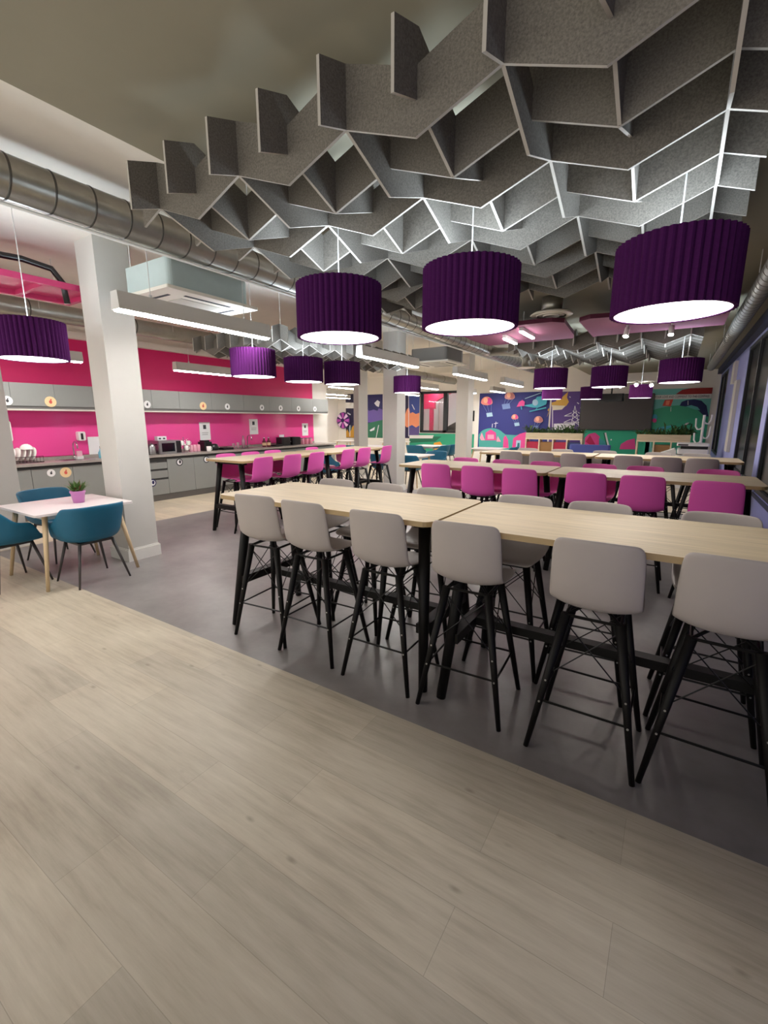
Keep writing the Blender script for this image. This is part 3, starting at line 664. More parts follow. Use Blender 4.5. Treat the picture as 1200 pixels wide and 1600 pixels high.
for k, yy in enumerate((8.82, 9.22)):
    t_ = thing('toaster', ('left' if k == 0 else 'right') + ' of two black toasters near worktop end', 'toaster', (-8.82, yy, CZ))
    MB().prism(rrect(-.14, -.16, .13, .15, .05), .01, .22, 'z').build('body', M_BPL, t_)
    MB().box((-.08, -.12, .22), (-.05, .11, .223)).box((.02, -.12, .22), (.05, .11, .223)).build('slots', M_INK, t_)
    MB().box((.13, .1, .1), (.15, .13, .12)).build('lever', M_CHROME, t_)
t_ = thing('sign_card', 'small white card standing behind the toasters', 'card', (XK + .05, 8.98, CZ + .18)); MB().box((0, -.09, 0), (.01, .09, .1)).build('card_sheet', M_PAPER, t_)
for k in range(3):
    t_ = thing('glass_jar', ['nearest', 'middle', 'farthest'][k] + ' of three pink filled glass jars at the worktop end', 'jar', (-8.8, 9.52 + k * .17, CZ))
    MB().lathe([(.055, 0), (.06, .02), (.06, .13), (.05, .15)], 16).build('jar_body', paint(216, 140, 160), t_, True); MB().cyl((0, 0, .15), (0, 0, .175), .05, n=16).build('lid', M_SSTEEL, t_)
for k, (ya, yb, za, zb, l) in enumerate([(6.48, 6.76, 1.13, 1.53, 'first white paper notice on pink splashback, above the coffee maker'), (7.92, 8.2, 1.22, 1.60, 'second white paper notice on pink splashback, above the squat bottles'), (9.85, 10.1, 1.13, 1.48, 'farthest white paper notice on pink splashback, above the jars')]):
    t_ = thing('paper_notice', l, 'notice', (XK + .013, (ya + yb) / 2, za)); w = (yb - ya) / 2; h = zb - za
    MB().box((0, -w, 0), (.002, w, h)).build('sheet', M_PAPER, t_)
    MB().box((.002, -w * .3, h * .62), (.003, w * .25, h * .85)).box((.002, -w * .6, h * .4), (.003, w * .6, h * .42)).box((.002, -w * .6, h * .3), (.003, w * .5, h * .32)).build('print', M_INK, t_)

# ------------------------------------------------------------------ poseur tables
def poseur(label, loc, rz, L=1.78, grp='high oak tables'):
    t = thing('bar_table', label, 'high table', loc, rz, grp); Wd = .82; h = L / 2
    MB().prism(rrect(-h, -Wd/2, h, Wd/2, .07), 1.02, 1.05, 'z', 0, 1).build('tabletop', [M_OAK, M_PLYE], t)
    for sx in (-1, 1):
        x0, x1 = sx * (h - .05), sx * (h - .13)
        for sy in (-1, 1):
            MB().cyl((x0, sy * .36, 0), (x1, sy * .22, 1.02), .027, .038, 16).build('leg', M_BLACK, t, True)
        MB().box((min(x0, x1) + .005, -.32, .34), (max(x0, x1) - .005, .32, .40)).build('cross_rail', M_BLACK, t)
        MB().box((x1 - .03, -.3, .985), (x1 + .03, .3, 1.02)).build('top_rail', M_BLACK, t)
    MB().box((-h + .12, -.035, .345), (h - .12, .035, .395)).build('stretcher', M_BLACK, t)
    return t
R1, R2, R3 = 2.54, 5.22, 7.78
T0 = poseur('high oak table nearest the camera, left one of the front row', (-1.955, R1, 0), 0)
tabs = [((-.155, R1), 0, 'high oak table of the front row reaching the right frame edge'),
        ((-1.99, R2), 0, 'high oak table with magenta stools, left one of the second row'),
        ((-.19, R2), 0, 'high oak table with magenta stools, right one beside the windows'),
        ((-1.91, R3), 0, 'far high oak table with grey stools, left one of third row'),
        ((-.10, R3), 0, 'far high oak table with grey stools, right one near the printer'),
        ((-5.2, 4.92), PI / 2, 'high oak table along the kitchen, nearest the white column'),
        ((-5.2, 6.74), PI / 2, 'high oak table along the kitchen, farther of the two')]
for (x, y), rz, l in tabs:
    dup(T0, (x, y, 0), rz, l)

# ------------------------------------------------------------------ bar stools
def shell_mesh(mt, parent, S=1.0):
    # centre line from front lip to back top, (y, z, halfwidth, side raise, side wrap)
    C = [(.215, .728, .150, 0, 0), (.208, .745, .175, .0, 0), (.165, .752, .190, .003, 0), (.08, .747, .196, .010, 0), (0, .740, .198, .020, 0), (-.08, .738, .197, .030, .0),
         (-.14, .745, .196, .036, .010), (-.178, .775, .195, .03, .026), (-.198, .83, .194, .012, .038), (-.209, .90, .193, .003, .040), (-.218, .98, .190, 0, .036), (-.225, 1.04, .186, 0, .032), (-.230, 1.075, .178, -.002, .028), (-.232, 1.093, .156, -.006, .024)]
    n = 12; m = MB(); vs = []
    for (y, z, w, ra, wr_) in C:
        for i in range(n + 1):
            u = -1 + 2 * i / n
            vs.append((w * u, y + wr_ * abs(u) ** 2.4, z + ra * abs(u) ** 2.6))
    fs = [(j*(n+1)+i, j*(n+1)+i+1, (j+1)*(n+1)+i+1, (j+1)*(n+1)+i) for j in range(len(C)-1) for i in range(n)]
    m.add(vs, fs)
    o = m.build('seat_shell', mt, parent, True)
    s = o.modifiers.new('solid', 'SOLIDIFY'); s.thickness = .011; s.offset = 0
    b = o.modifiers.new('sub', 'SUBSURF'); b.levels = 1; b.render_levels = 1
    return o
def stool(label, loc, rz, mt, grp):
    t = thing('bar_stool', label, 'bar stool', loc, rz, grp)
    shell_mesh(mt, t)
    top, bot = {}, {}
    for sx in (-1, 1):
        for sy in (-1, 1):
            a = Vector((sx * .115, sy * .115 - .01, .70)); b = Vector((sx * .235, sy * .215 - .01, 0)); top[sx, sy] = a; bot[sx, sy] = b
            l = MB().cyl(b, a, .0125, .0235, 12).build('leg', M_BLACK, t, True)
            for f in (.36, .52):
                p = b.lerp(a, f); d = Vector((0, sy * .019, 0)); MB().cyl(p, p + d, .005, n=8).build('screw', M_SCREW, l)
    P = lambda k, f: bot[k].lerp(top[k], f)
    fr = MB()
    q = [(-1, -1), (1, -1), (1, 1), (-1, 1)]
    for i in range(4): fr.cyl(P(q[i], .99), P(q[(i + 1) % 4], .99), .008, n=6)
    for k in q: fr.cyl(P(k, .99), (k[0] * .05, k[1] * .06, .728), .008, n=6)
    fr.build('seat_frame', M_BMET, t)
    fo = MB()
    for i in range(4): fo.cyl(P(q[i], .36 if i % 2 else .36), P(q[(i + 1) % 4], .36), .006, n=6)
    fo.build('footrest', M_BMET, t)
    w = MB()
    for i in range(4):
        a, b = q[i], q[(i + 1) % 4]
        w.cyl(P(a, .95), P(b, .55), .0032, n=6); w.cyl(P(b, .95), P(a, .55), .0032, n=6)
    w.build('wire_brace', M_BMET, t)
    return t
ORD = ['first', 'second', 'third', 'fourth', 'fifth', 'sixth']
G0 = stool('grey bar stool', (-2.36, 2.30, 0), .06, M_GREYP, 'grey stools, near side of the front table row')
P0 = stool('magenta bar stool', (-2.33, 4.99, 0), 0, M_PINKP, 'magenta stools, near side of the second table row')
jr = random.Random(3)
def row(proto, xs, ys, rz0, word, where, grp, rots=None, axis='x', first=None):
    for k, xv in enumerate(xs):
        rz = rz0 + (rots[k] if rots else jr.uniform(-.05, .05))
        lab = '%s bar stool, %s from the %s on the %s' % (word, ORD[k], 'left' if axis == 'x' else 'camera end', where)
        loc = (xv, ys[k] if isinstance(ys, list) else ys, 0) if axis == 'x' else (ys, xv, 0)
        if first is not None and k == 0:
            first.location = loc; first.rotation_euler = (0, 0, rz); first['label'] = lab; first['group'] = grp
            kids(first)
        else: dup(proto, loc, rz, lab, grp)
row(G0, [-2.44, -1.97, -1.40, -.86, -.23, .27], [2.31, 2.30, 2.29, 2.29, 2.27, 2.30], 0, 'grey', 'near side of front tables', 'grey stools, near side of the front table row', rots=[.10, .02, .03, .05, .0, -.04], first=G0)
row(G0, [-2.42, -1.95, -1.43, -.81, -.34, .26], 2.84, PI, 'grey', 'far side of front tables', 'grey stools, far side of the front table row', rots=[.05, -.1, .1, 0, .05, .0])
row(P0, [-2.34, -1.83, -1.35, -.70, -.21, .37], [4.97, 4.98, 4.97, 4.97, 4.96, 4.86], 0, 'magenta', 'near side of second row', 'magenta stools, near side of the second table row', rots=[.03, .02, 0, .02, 0, -.12], first=P0)
row(P0, [-2.35, -1.79, -1.31, -.70, -.24, .40], 5.52, PI, 'magenta', 'far side of second row', 'magenta stools, far side of the second table row')
row(G0, [-2.22, -1.75, -1.27, -.53, -.08, .34], 7.53, 0, 'grey', 'near side of third row', 'grey stools, near side of the third table row')
row(G0, [-2.2, -1.62, -.95, -.2, .3], 8.05, PI, 'grey', 'far side of third row', 'grey stools, far side of the third table row')
row(P0, [4.35, 4.93, 5.47, 6.30, 6.80, 7.55], -4.95, PI / 2, 'magenta', 'kitchen bar near side', 'magenta stools, column side of the kitchen bar', axis='y')
row(P0, [4.46, 4.93, 5.40, 6.40, 7.25], -5.47, -PI / 2, 'magenta', 'kitchen bar far side', 'magenta stools, kitchen side of the kitchen bar', axis='y')

# ------------------------------------------------------------------ white tables and blue armchairs
def cafe_table(label, loc, rz, sx=.45, sy=.45):
    t = thing('cafe_table', label, 'table', loc, rz, 'white topped cafe tables')
    MB().prism(rrect(-sx, -sy, sx, sy, .03), .718, .74, 'z').build('tabletop', M_WHITET, t)
    MB().prism(rrect(-sx + .12, -sy + .12, sx - .12, sy - .12, .02), .66, .718, 'z').build('apron', M_WHITE, t)
    for a in (-1, 1):
        for b in (-1, 1): MB().cyl((a * (sx - .02), b * (sy - .02), 0), (a * (sx - .12), b * (sy - .12), .70), .015, .024, 14).build('leg', M_BEECH, t, True)
    return t
def armchair(label, loc, rz, grp='teal blue armchairs'):
    """faces +y"""
    t = thing('armchair', label, 'armchair', loc, rz, grp)
    n = 40; rings = []
    def H(a):     # rim height by angle, a = 0 at the back
        c = math.cos(a)
        if c > .45: return .80 - .02 * (1 - c)
        if c > -.35: return .64 + (.80 - .02 * .55 - .64) * max(0, (c + .05) / .5) ** 1.2 if c > -.05 else .64 - .0 * c
        return max(.455, .64 - (-.35 - c) * .62)
    vs = []; prof = [(.0, 0), (.35, 0), (.7, 0), (.86, .05), (.95, .2), (1.0, .45), (1.06, .75), (1.10, 1.0)]
    for (r, f) in prof:
        for i in range(n):
            a = 2 * PI * i / n
            sx_ = .27 * r * math.sin(a) * (1 if abs(math.sin(a)) < .99 else 1); sy_ = -.25 * r * math.cos(a)
            sq = 1.0 + .10 * abs(math.sin(2 * a)) ** 1.5
            z = .44 + (H(a) - .44) * f - (.0 if r > .5 else .01 * (1 - r))
            vs.append((sx_ * sq, sy_ * sq - (.03 * f if math.cos(a) > 0 else 0), z))
    K = len(prof); fs = [(j*n+i, j*n+(i+1)%n, (j+1)*n+(i+1)%n, (j+1)*n+i) for j in range(K-1) for i in range(n)]
    m = MB(); m.add(vs, fs); o = m.build('seat_shell', M_BLUEF, t, True)
    s = o.modifiers.new('solid', 'SOLIDIFY'); s.thickness = .02; s.offset = 0
    b = o.modifiers.new('sub', 'SUBSURF'); b.levels = 1; b.render_levels = 1
    MB().box((-.16, -.15, .405), (.16, .15, .425)).build('seat_plate', M_DLEG, t)
    for a in (-1, 1):
        for b in (-1, 1): MB().cyl((a * .24, b * .23, 0), (a * .15, b * .14, .42), .009, .016, 12).build('leg', M_DLEG, t, True)
    return t
CT = cafe_table('square white topped table with beech legs at left frame edge', (-5.27, 2.11, 0), 0)
dup(CT, (-5.45, 9.75, 0), 0, 'white topped table just right of the middle white column')
dup(CT, (-6.9, 13.6, 0), 0, 'white topped table below the internal window, left of the third column')
dup(CT, (-4.75, 13.3, 0), 0, 'white topped table right of the third white column')
dup(CT, (-8.4, 12.4, 0), 0, 'white topped table beyond the kitchen run, left of the middle columns')
dup(CT, (-11.3, 15.0, 0), 0, 'white topped table under the far corner mural')
dup(CT, (-9.2, 15.2, 0), 0, 'white topped table seen between the two middle columns')
A0 = armchair('teal blue armchair on the near side of the table with the potted plant', (-4.86, 2.10, 0), PI / 2)
arm = [((-5.40, 1.60), .12, 'teal blue armchair cut by the left frame edge'),
       ((-6.0, 2.28), -PI / 2 + .25, 'teal blue armchair behind the plant table, toward the kitchen'),
       ((-5.9, 9.2), 0, 'teal blue armchair half hidden by the middle white column'),
       ((-5.2, 9.25), 0, 'teal blue armchair behind left end of the second row table'),
       ((-5.1, 10.35), PI, 'teal blue armchair on the far side of the table right of middle column'),
       ((-6.35, 13.3), PI / 2, 'teal blue armchair below the internal window, left one'),
       ((-6.35, 13.9), PI / 2, 'teal blue armchair below the internal window, right one'),
       ((-7.0, 12.9), 0, 'teal blue armchair backing on the camera below the internal window'),
       ((-4.2, 13.5), PI / 2, 'teal blue armchair at the table right of the third column'),
       ((-8.6, 11.75), 0, 'teal blue armchair beyond the far end of the worktop'),
       ((-6.55, 7.9), -PI / 2, 'teal blue armchair past the far end of the kitchen bar'),]
for (x, y), rz, l in arm: dup(A0, (x, y, 0), rz, l)
# potted plant
t_ = thing('potted_plant', 'small leafy plant in lilac pot on the left white table', 'potted plant', (-5.23, 2.21, .74))
MB().lathe([(.045, 0), (.05, .0), (.066, .105), (.072, .105), (.072, .125), (.062, .125), (.058, .1), (.001, .1)], 24, caps=False).build('pot', M_POT, t_, True)
MB().cyl((0, 0, .09), (0, 0, .105), .058, n=20).build('soil', M_SOIL, t_)
rnd = random.Random(5)
f = MB(); g = MB()
for i in range(70):
    a = rnd.uniform(0, 2 * PI); L = rnd.uniform(.06, .17); tl = rnd.uniform(.1, 1.2); b0 = Vector((math.cos(a) * .025, math.sin(a) * .025, .1))
    tip = b0 + Vector((math.cos(a) * math.sin(tl), math.sin(a) * math.sin(tl), math.cos(tl) * .9)) * L
    mid = (b0 + tip) / 2 + Vector((0, 0, .025)); s = Vector((-math.sin(a), math.cos(a), 0)) * (.014 if i % 3 else .008)
    (g if i % 9 == 0 else f).add([b0, mid - s, tip, mid + s], [(0, 1, 2, 3)])
f.build('foliage', M_LEAF, t_)['kind'] = 'stuff'
g.build('red_leaves', M_LEAFR, t_)['kind'] = 'stuff'

# ------------------------------------------------------------------ pendants
PZ = 2.10
def pendant(label, loc, shade, n=46, D=.53, H=.31, zc=ZO, grp='purple drum pendants'):
    t = thing('pendant_lamp', label, 'pendant lamp', loc, 0, grp); m = MB(); R = D / 2; k = n * 4
    prof = []
    for i in range(k):
        a = 2 * PI * i / k; ph = (i % 4)
        prof.append((R - (.0, .004, .012, .004)[ph], a))
    vs = [(r * math.cos(a), r * math.sin(a), z) for z in (0, .004, H - .004, H) for r, a in prof]
    inner = [((R - .02) * math.cos(a), (R - .02) * math.sin(a), z) for z in (0, H) for r, a in prof]
    m.add(vs + inner, [(j*k+i, j*k+(i+1)%k, (j+1)*k+(i+1)%k, (j+1)*k+i) for j in range(3) for i in range(k)] +
          [(i, (i+1)%k, 4*k+(i+1)%k, 4*k+i) for i in range(k)] + [(3*k+i, 3*k+(i+1)%k, 5*k+(i+1)%k, 5*k+i) for i in range(k)] + [(4*k+i, 4*k+(i+1)%k, 5*k+(i+1)%k, 5*k+i) for i in range(k)])
    m.build('shade', shade, t)
    MB().cyl((0, 0, .004), (0, 0, .010), R - .021, n=48).build('diffuser', M_DIFF, t)
    MB().cyl((0, 0, H - .016), (0, 0, H - .010), .225, n=24).build('upper_diffuser', M_DIFFUP, t)
    sp = MB()
    for a in (0, 2 * PI / 3, 4 * PI / 3): sp.cyl((0, 0, H - .02), ((R - .015) * math.cos(a), (R - .015) * math.sin(a), H - .02), .003, n=6)
    sp.build('spider', M_WIRE, t)
    MB().cyl((0, 0, H - .012), (0, 0, zc - loc[2]), .0035, n=6).build('cable', M_WIRE, t)
    MB().cyl((0, 0, zc - loc[2] - .03), (0, 0, zc - loc[2]), .05, n=16).build('ceiling_rose', M_WHITE, t)
    return t
def pxz(px, py, z):
    d = ray(px, py); k = (z - CAMH) / d.z; return (d.x * k, d.y * k, z)
PD0 = pendant('large purple drum pendant, rightmost and nearest the camera', pxz(1047, 490, PZ), M_PURP)
dup(PD0, pxz(733, 513, PZ), .3, 'large purple drum pendant, middle one of the front three')
dup(PD0, pxz(531, 529, PZ), .6, 'purple drum pendant, left one of the front three')
for (px, py), l in [((859, 607), 'purple pendant over third table row, left of three'), ((950, 605), 'purple pendant over third table row, middle of three'), ((1061, 598), 'purple pendant over third table row, right by the windows')]:
    dup(PD0, pxz(px, py, PZ), .2, l)
PD1 = pendant('purple drum pendant over kitchen bar, nearest of the row', pxz(397, 589, PZ), M_PURP, zc=ZC)
for (px, py), l in [((475, 597), 'purple drum pendant over kitchen bar, second of the row'), ((535, 601), 'purple drum pendant over kitchen bar, third of the row'), ((53, 562), 'purple drum pendant above the potted plant table at left'), ((636, 614), 'purple drum pendant right of the middle column, farthest of its row')]:
    dup(PD1, pxz(px, py, PZ), .4, l)
PL = pendant('lilac drum pendant behind the left of the third row pendants', pxz(862, 624, PZ), M_LILAC, D=.5, zc=ZC)
PL2 = pendant('lilac drum pendant in front of the big screen', pxz(1000, 622, PZ), M_LILAC, D=.5)
#dup(PL, pxz(1000, 622, PZ), .1, 'lilac drum pendant in front of the big screen')
dup(PD0, pxz(923, 624, PZ), .1, 'purple drum pendant overlapping the left edge of the big screen')

# ------------------------------------------------------------------ linear luminaires
def luminaire(label, x, ya, yb, z=None, grp='suspended linear luminaires'):
    z = z or (2.44 if x < -7 else 2.5)
    t = thing('linear_light', label, 'ceiling light', (x, (ya + yb) / 2, z), 0, grp); h = (yb - ya) / 2
    MB().prism([(-.065, .015), (.065, .015), (.05, .16), (-.05, .16)], -h, h, 'y').build('housing', M_LUMB, t)
    MB().prism([(-.05, .014), (-.035, 0), (.035, 0), (.05, .014)], -h + .01, h - .01, 'y').build('diffuser', M_STRIP, t)
    for s in (-1, 1):
        MB().cyl((0, s * h * .62, .16), (0, s * h * .62, .19), .014, n=10).build('bracket', M_WIRE, t)
        MB().cyl((0, s * h * .62, .19), (0, s * h * .62, (2.99 if -4.09 < x < -3.8 else ZC) - z), .0035, n=6).build('suspension_wire', M_WIRE, t)
    return t
for l, x, a, b_ in [('long white linear light just right of the nearest column top', -4.12, 2.22, 3.93), ('white linear light in the middle, between the left pendants', -4.06, 5.68, 7.45), ('white linear light before the third column', -3.98, 8.95, 10.75), ('white linear light above the parachute mural', -3.9, 11.75, 13.5),
                    ('white linear light over the kitchen, behind the first bar pendant', -7.65, 5.05, 6.6, ), ('white linear light at left, behind the plant table pendant', -7.8, 2.0, 3.6), ('white linear light near the kitchen wall end', -8.0, 9.8, 11.3), ('white linear light between the middle and third columns', -6.5, 11.5, 13.3),
                    ('white linear light deep behind the middle column', -10.4, 12.0, 13.7), ('white linear light deep at the far left corner', -11.9, 14.2, 15.9), ('white linear light before the internal window', -8.2, 13.6, 15.2),
                    ('far white linear light left of the third column top', -6.3, 14.6, 16.0), ('far white linear light left of the parachute mural', -5.3, 14.9, 16.2)]:
    luminaire(l, x, a, b_)
luminaire('white linear light added unseen at the camera end of its row', -4.1, -1.1, .65)  # out of view, added to light the left of the floor
luminaire('white linear light added in the room beyond the internal window, left one', -9.2, 17.3, 18.5, z=2.75)  # this and the next three are added to brighten the room beyond
luminaire('white linear light added in front of the blinds beyond the internal window', -9.9, 18.9, 19.6, z=3.05)
luminaire('white linear light added before the blinds, right of the crimson frame', -8.0, 18.9, 19.6, z=3.05)
luminaire('white linear light added in the room beyond the internal window, right one', -7.4, 17.3, 18.5, z=2.75)

# ------------------------------------------------------------------ acoustic baffle lattices
def lattice(label, ox, oy, nx, ny, dx, dy, z0, grp=None, ceil=ZO, k=1.0):
    """bottom edges zigzag between z0 (even nodes) and z0-.1 (odd nodes)"""
    t = thing('baffle_lattice', label, 'acoustic panel', (ox, oy, z0), 0, grp); A, Ht, th = .10 * k, .19 * k, .013
    def fin(along, pos, n, d):
        pts = [(-d * .5, -A * .5)] + [(k * d, -A if k % 2 else 0.0) for k in range(n)] + [((n - .5) * d, (-A * .5))]
        m = MB(); vs = []
        for (u, z) in pts:
            for w in (-th / 2, th / 2):
                for zz in (z, z + Ht): vs.append((u, pos + w, zz) if along == 'x' else (pos + w, u, zz))
        K = len(pts)
        for k in range(K - 1):
            a = 4 * k; b = a + 4
            m.add([], [])
        o = len(m.v); m.v += vs
        for k in range(K - 1):
            a = o + 4 * k; b = a + 4
            for f, mi in (((a, b, b + 1, a + 1), 0), ((a + 2, a + 3, b + 3, b + 2), 0), ((a, a + 2, b + 2, b), 1), ((a + 1, b + 1, b + 3, a + 3), 1)): m.f.append(list(f)); m.m.append(mi)
        e = o + 4 * (K - 1)
        m.f.append([o, o + 1, o + 3, o + 2]); m.m.append(1); m.f.append([e, e + 2, e + 3, e + 1]); m.m.append(1)
        m.build('fin', [M_FELT, M_FELTE], t)
    for j in range(ny): fin('x', j * dy, nx, dx)
    for i in range(nx): fin('y', i * dx, ny, dy)
    for i in (1, nx - 2):
        for j in (1, ny - 2):
            MB().cyl((i * dx, j * dy, .05), (i * dx, j * dy, ceil - z0), .0025, n=6).build('suspension_wire', M_WIRE, t)
    return t
lattice('large grey felt zigzag baffle lattice hanging above the front tables', -2.497, 1.651, 9, 9, .3162, .329, 2.72, k=1.167)
lattice('grey felt zigzag baffle lattice over the third table row', -2.31, 7.62, 9, 9, .292, .304, 2.72, k=1.08)
lattice('grey felt zigzag baffle lattice over the kitchen bar', -6.1, 4.5, 7, 13, .271, .282, 2.62, ceil=ZC)

# ------------------------------------------------------------------ ducts
def duct(label, x, z, r, ya, yb, step=.33, rib=.006, mm=None):
    t = thing('ventilation_duct', label, 'duct', (x, ya, z)); L = yb - ya
    n = 40; st = [(0, r, 0)]; y = .1
    while y < L - .05:
        st += [(y, r, 0), (y + .003, r + rib, 1), (y + .013, r + rib, 1), (y + .016, r, 0)]; y += step
    st.append((L, r, 0)); m = MB()
    for k in range(len(st) - 1):
        mi = 1 if (st[k][2] or st[k + 1][2]) else 0
        vs = [(q * math.cos(2 * PI * i / n), yy, q * math.sin(2 * PI * i / n)) for yy, q, _ in st[k:k + 2] for i in range(n)]
        m.add(vs, [(i, n + i, n + (i + 1) % n, (i + 1) % n) for i in range(n)], mi)
    m.add([(r * math.cos(2 * PI * i / n), 0, r * math.sin(2 * PI * i / n)) for i in range(n)], [tuple(range(n))])
    m.build('pipe', [mm or M_STEEL, mm or M_SEAM], t, True)
    y = .6
    while y < L:
        for sx in (-1, 1): MB().cyl((sx * (r + .01), y, 0), (sx * (r + .01), y, ZC - z if x < -2.65 else ZO - z), .004, n=6).build('hanger', M_WIRE, t)
        y += 1.9
    return t
duct('galvanised spiral duct crossing the ceiling from upper left', -3.92, 3.165, .14, -1.5, 16.5, step=.26, rib=.003)
duct('slim duct above the kitchen, parallel to the main duct', -7.35, 3.02, .12, -1.5, 16.5, step=1.4)
duct('grey duct running beside the beam above the right windows', .56, 2.86, .085, 1.0, 14.2, step=.16, rib=.004, mm=M_DUCTG)
o = MB().cyl((-3.92, -1.5, 3.0), (-3.92, 16.5, 3.0), .012, n=10).build('highlight_rod', M_WIRE, None, True); tag(o, 'thin white rod standing for the highlight beneath the main spiral duct', 'highlight_rod')  # luminaire's reflection along the duct's underside, built as a white rod
o = MB().cyl((-8.3, -1.5, 3.13), (-8.3, 10.5, 3.13), .02, n=10).build('sprinkler_pipe', mat('pink_pipe_paint', (196, 40, 90), .5), None, True); tag(o, 'thin pink pipe running high along the kitchen wall', 'pipe')
# black pipe and pink tray at left
t_ = thing('pink_cable_tray', 'pink metal tray frame hanging at upper left by the column', 'cable tray', (-5.85, 2.3, 2.93))
for x in (-.45, .28): MB().box((x, -1.6, 0), (x + .05, .55, .06)).build('side_rail', M_PINKM, t_)
for y in (-1.2, -.6, .0, .5): MB().box((-.40, y, .0), (.28, y + .05, .049)).build('cross_bar', M_PINKM, t_)
MB().box((-.40, -1.6, .05), (.28, .55, .058)).build('tray_plate', M_PINKM, t_)
for x in (-.42, .30):
    for y in (-1.0, .4): MB().cyl((x, y, .06), (x, y, ZC - 2.93), .004, n=6).build('hanger', M_WIRE, t_)
o = MB().tube([(-6.6, -1.0, 3.2), (-5.7, 2.2, 3.17), (-5.62, 2.42, 3.12), (-5.6, 2.5, 3.0), (-5.6, 2.52, 2.8)], .03, 10).build('black_hose', M_BPL, None, True); tag(o, 'thick black insulated pipe above the pink tray at upper left', 'pipe')
o = MB().tube([(-6.1, 1.2, 3.3), (-6.1, 1.25, 3.1), (-6.05, 1.4, 2.99), (-6.0, 1.6, 3.02), (-6.0, 1.75, 3.15), (-5.95, 1.9, 3.3)], .015, 8).build('cable_loop', M_BPL, None, True); tag(o, 'looped black cable drooping over the pink tray', 'cable')
# ceiling cassettes
def cassette(label, x, y, z, w, l, m_body, h=.27):
    t = thing('air_conditioner', label, 'air conditioner', (x, y, z))
    MB().prism(rrect(-w/2, -l/2, w/2, l/2, .02), 0, .03, 'z').build('fascia', M_ACW, t)
    MB().prism(rrect(-w/2 + .07, -l/2 + .07, w/2 - .07, l/2 - .07, .06), .03, h + .03, 'z').build('casing', m_body, t)
    g = MB(); g.box((-w*.22, -l*.22, -.008), (w*.22, l*.22, 0)); g.build('intake_grille', mat('grille_grey', (190, 186, 178), .5), t)
    for a, b_, c, d in ((-w*.36, -l*.25, -w*.32, l*.25), (w*.32, -l*.25, w*.36, l*.25), (-w*.25, -l*.37, w*.25, -l*.34), (-w*.25, l*.34, w*.25, l*.37)):
        MB().box((a, b_, -.004), (c, d, 0)).build('louvre', M_INK, t)
    for a in (-1, 1):
        for b_ in (-1, 1): MB().cyl((a * (w/2 - .09), b_ * (l/2 - .14), h), (a * (w/2 - .09), b_ * (l/2 - .14), ZC - z), .005, n=6).build('hanger', M_WIRE, t)
    return t
cassette('pale green ceiling cassette air conditioner beside the nearest column', -4.57, 3.27, 2.80, .9, 1.1, M_ACB)
cassette('grey ceiling cassette air conditioner before the third column', -4.68, 9.55, 2.80, 1.0, 1.05, M_ACG)
t_ = thing('duct_junction_box', 'boxy white duct unit hanging behind the front pendants', 'duct box', (-6.2, 8.3, 2.92))
MB().box((-.35, -.8, 0), (.35, .8, .42)).build('casing', M_LUMB, t_)
for k in range(3): MB().box((.35, -.75 + k * .52, .04), (.362, -.30 + k * .52, .38)).build('access_panel', M_LUMB, t_)
t_ = thing('ceiling_diffuser', 'round ribbed ceiling supply diffuser on short duct right of middle pendant', 'air diffuser', (-1.44, 6.06, 2.84))
MB().lathe([(.24, 0), (.25, .01), (.22, .03), (.12, .035)], 32).lathe([(.17, -.006), (.18, 0), (.15, .0)], 32, caps=False).lathe([(.09, -.012), (.1, 0), (.001, -.012)], 32, caps=False).build('disc', M_ACW, t_, True)
MB().cyl((0, 0, .03), (0, 0, ZO - 2.84), .12, n=32).build('neck_duct', M_STEEL, t_, True)
t_ = thing('ceiling_diffuser', 'small round diffuser on a bent duct near the third row pendants', 'air diffuser', (-3.0, 10.6, 2.72))
MB().lathe([(.2, 0), (.21, .01), (.1, .03)], 24).build('disc', M_ACW, t_, True); MB().tube([(0, 0, .03), (0, 0, .2), (-.1, 0, .32), (-.4, 0, .38), (-.9, 0, .42)], .09, 16).build('bent_duct', M_STEEL, t_, True)
# rose felt ceiling boards with spots
def board(label, poly, z):
    t = thing('ceiling_board', label, 'ceiling board', (0, 0, z)); m = MB(); m.prism(poly, 0, .05, 'z', 0, 1); m.build('board', [M_ROSE, M_ROSED], t)
    cx = sum(p[0] for p in poly) / len(poly); cy = sum(p[1] for p in poly) / len(poly)
    MB().cyl((cx, cy, .05), (cx, cy, ZO - z), .006, n=6).build('hanger', M_WIRE, t)
    return t
board('dusky rose felt ceiling board between middle and right front pendants', [(-2.75, 6.75), (-2.7, 6.3), (-1.9, 6.0), (-1.42, 6.02), (-1.3, 6.15), (-1.36, 7.1), (-1.42, 7.38), (-2.7, 7.38)], 2.76)
board('dusky rose felt ceiling board behind the nearest pendant', [(-1.16, 7.45), (-1.14, 6.2), (-1.0, 6.08), (.2, 6.3), (.36, 6.45), (.36, 7.38), (-1.1, 7.38)], 2.76)
for (xa, ya), (xb, yb), l in [((-1.83, 6.15), (-1.78, 6.75), 'short bright batten light under left rose board, nearer one'), ((-2.18, 6.55), (-2.14, 7.1), 'short bright batten light under left rose board, left one')]:
    t_ = thing('batten_light', l, 'ceiling light', (xa, ya, 2.70))
    MB().box((-.025, 0, .015), (.025, yb - ya, .06)).build('housing', M_WHITE, t_); MB().box((-.022, .005, 0), (.022, yb - ya - .005, .014)).build('diffuser', M_STRIP, t_)
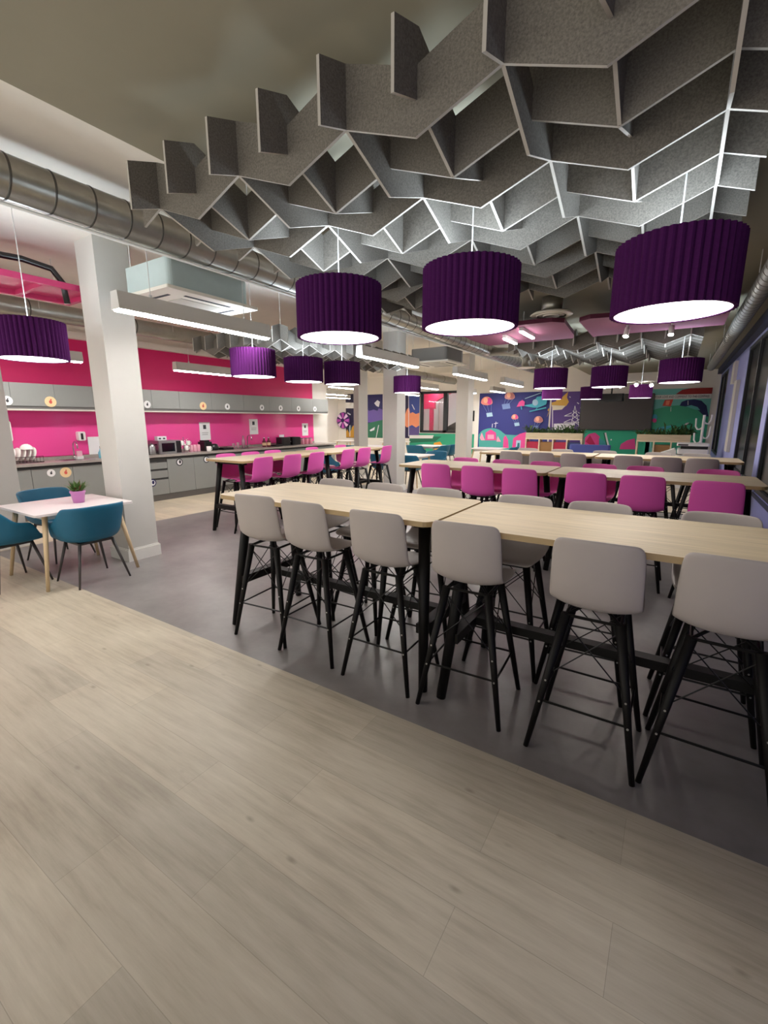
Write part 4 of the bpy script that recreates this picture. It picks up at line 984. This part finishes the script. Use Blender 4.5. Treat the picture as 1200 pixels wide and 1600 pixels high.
def spot(label, loc, d):
    t = thing('spotlight', label, 'spotlight', loc); d = Vector(d).normalized(); c = Vector((0, 0, -.05))
    MB().cyl(c - d * .05, c + d * .06, .032, n=16).build('head', M_WHITE, t, True); MB().cyl(c + d * .0605, c + d * .064, .029, n=16).build('lens', M_SPOT, t)
    MB().cyl((0, 0, -.03), (0, 0, .03), .012, n=10).build('stem', M_WHITE, t)
spot('white spotlight under right rose board, left one', pxz(980, 512, 2.73), (-.1, -.35, -1))
spot('white spotlight under right rose board, right one', pxz(1050, 509, 2.73), (0, -.35, -1))
t_ = thing('spotlight_track', 'white track of small spotlights before the screen', 'light track', (-1.0, 11.3, 2.36))
MB().box((-.5, -.02, 0), (.6, .02, .03)).build('track', M_WHITE, t_)
for x in (-.45, .55): MB().cyl((x, 0, .03), (x, 0, ZO - 2.36), .004, n=6).build('hanger', M_WIRE, t_)
for k, (x, z) in enumerate(((-.42, -.02), (-.12, -.02), (.18, .0), (.46, -.02))):
    h = MB().cyl((x, -.02, z), (x, -.09, z - .05), .035, n=14).build('spot_head', M_WHITE, t_, True)
    MB().cyl((x, -.092, z - .052), (x, -.096, z - .055), .032, n=14).build('lens', M_SPOT, h)
# wall details
o = MB().box((XK, 2, 2.97), (XK + .12, 10.35, 3.08)).build('trim_10', M_WALL); struct(o)
t_ = thing('wall_vent', 'small grey air grille high on the far left wall', 'vent', (XL, 16.0, 2.84)); MB().box((0, -.3, -.08), (.02, .3, .08)).build('frame', M_KICK, t_)
for k in range(4): MB().box((.02, -.27, -.06 + k * .035), (.025, .27, -.045 + k * .035)).build('slat', M_WALL, t_)
t_ = thing('card_reader', 'small black wall controller on white wall left of parachute mural', 'controller', (on_y(737, 650, YE)[0], YE - .005, 1.72))
MB().box((-.12, -.03, -.2), (.12, 0, .2)).build('body', M_BPL, t_); MB().box((-.07, -.034, .02), (.07, -.03, .14)).build('display', M_INK, t_)
for (ya, za, zb, l) in [(11.4, .95, 2.35, 'tall pale radiator cover strip on the lavender wall'), (12.3, 2.35, 2.8, 'small pale box high on the lavender wall')]:
    o = MB().box((XR - .06, ya, za), (XR - .001, ya + .5, zb)).build('wall_panel', M_LUMB); tag(o, l, 'wall panel')
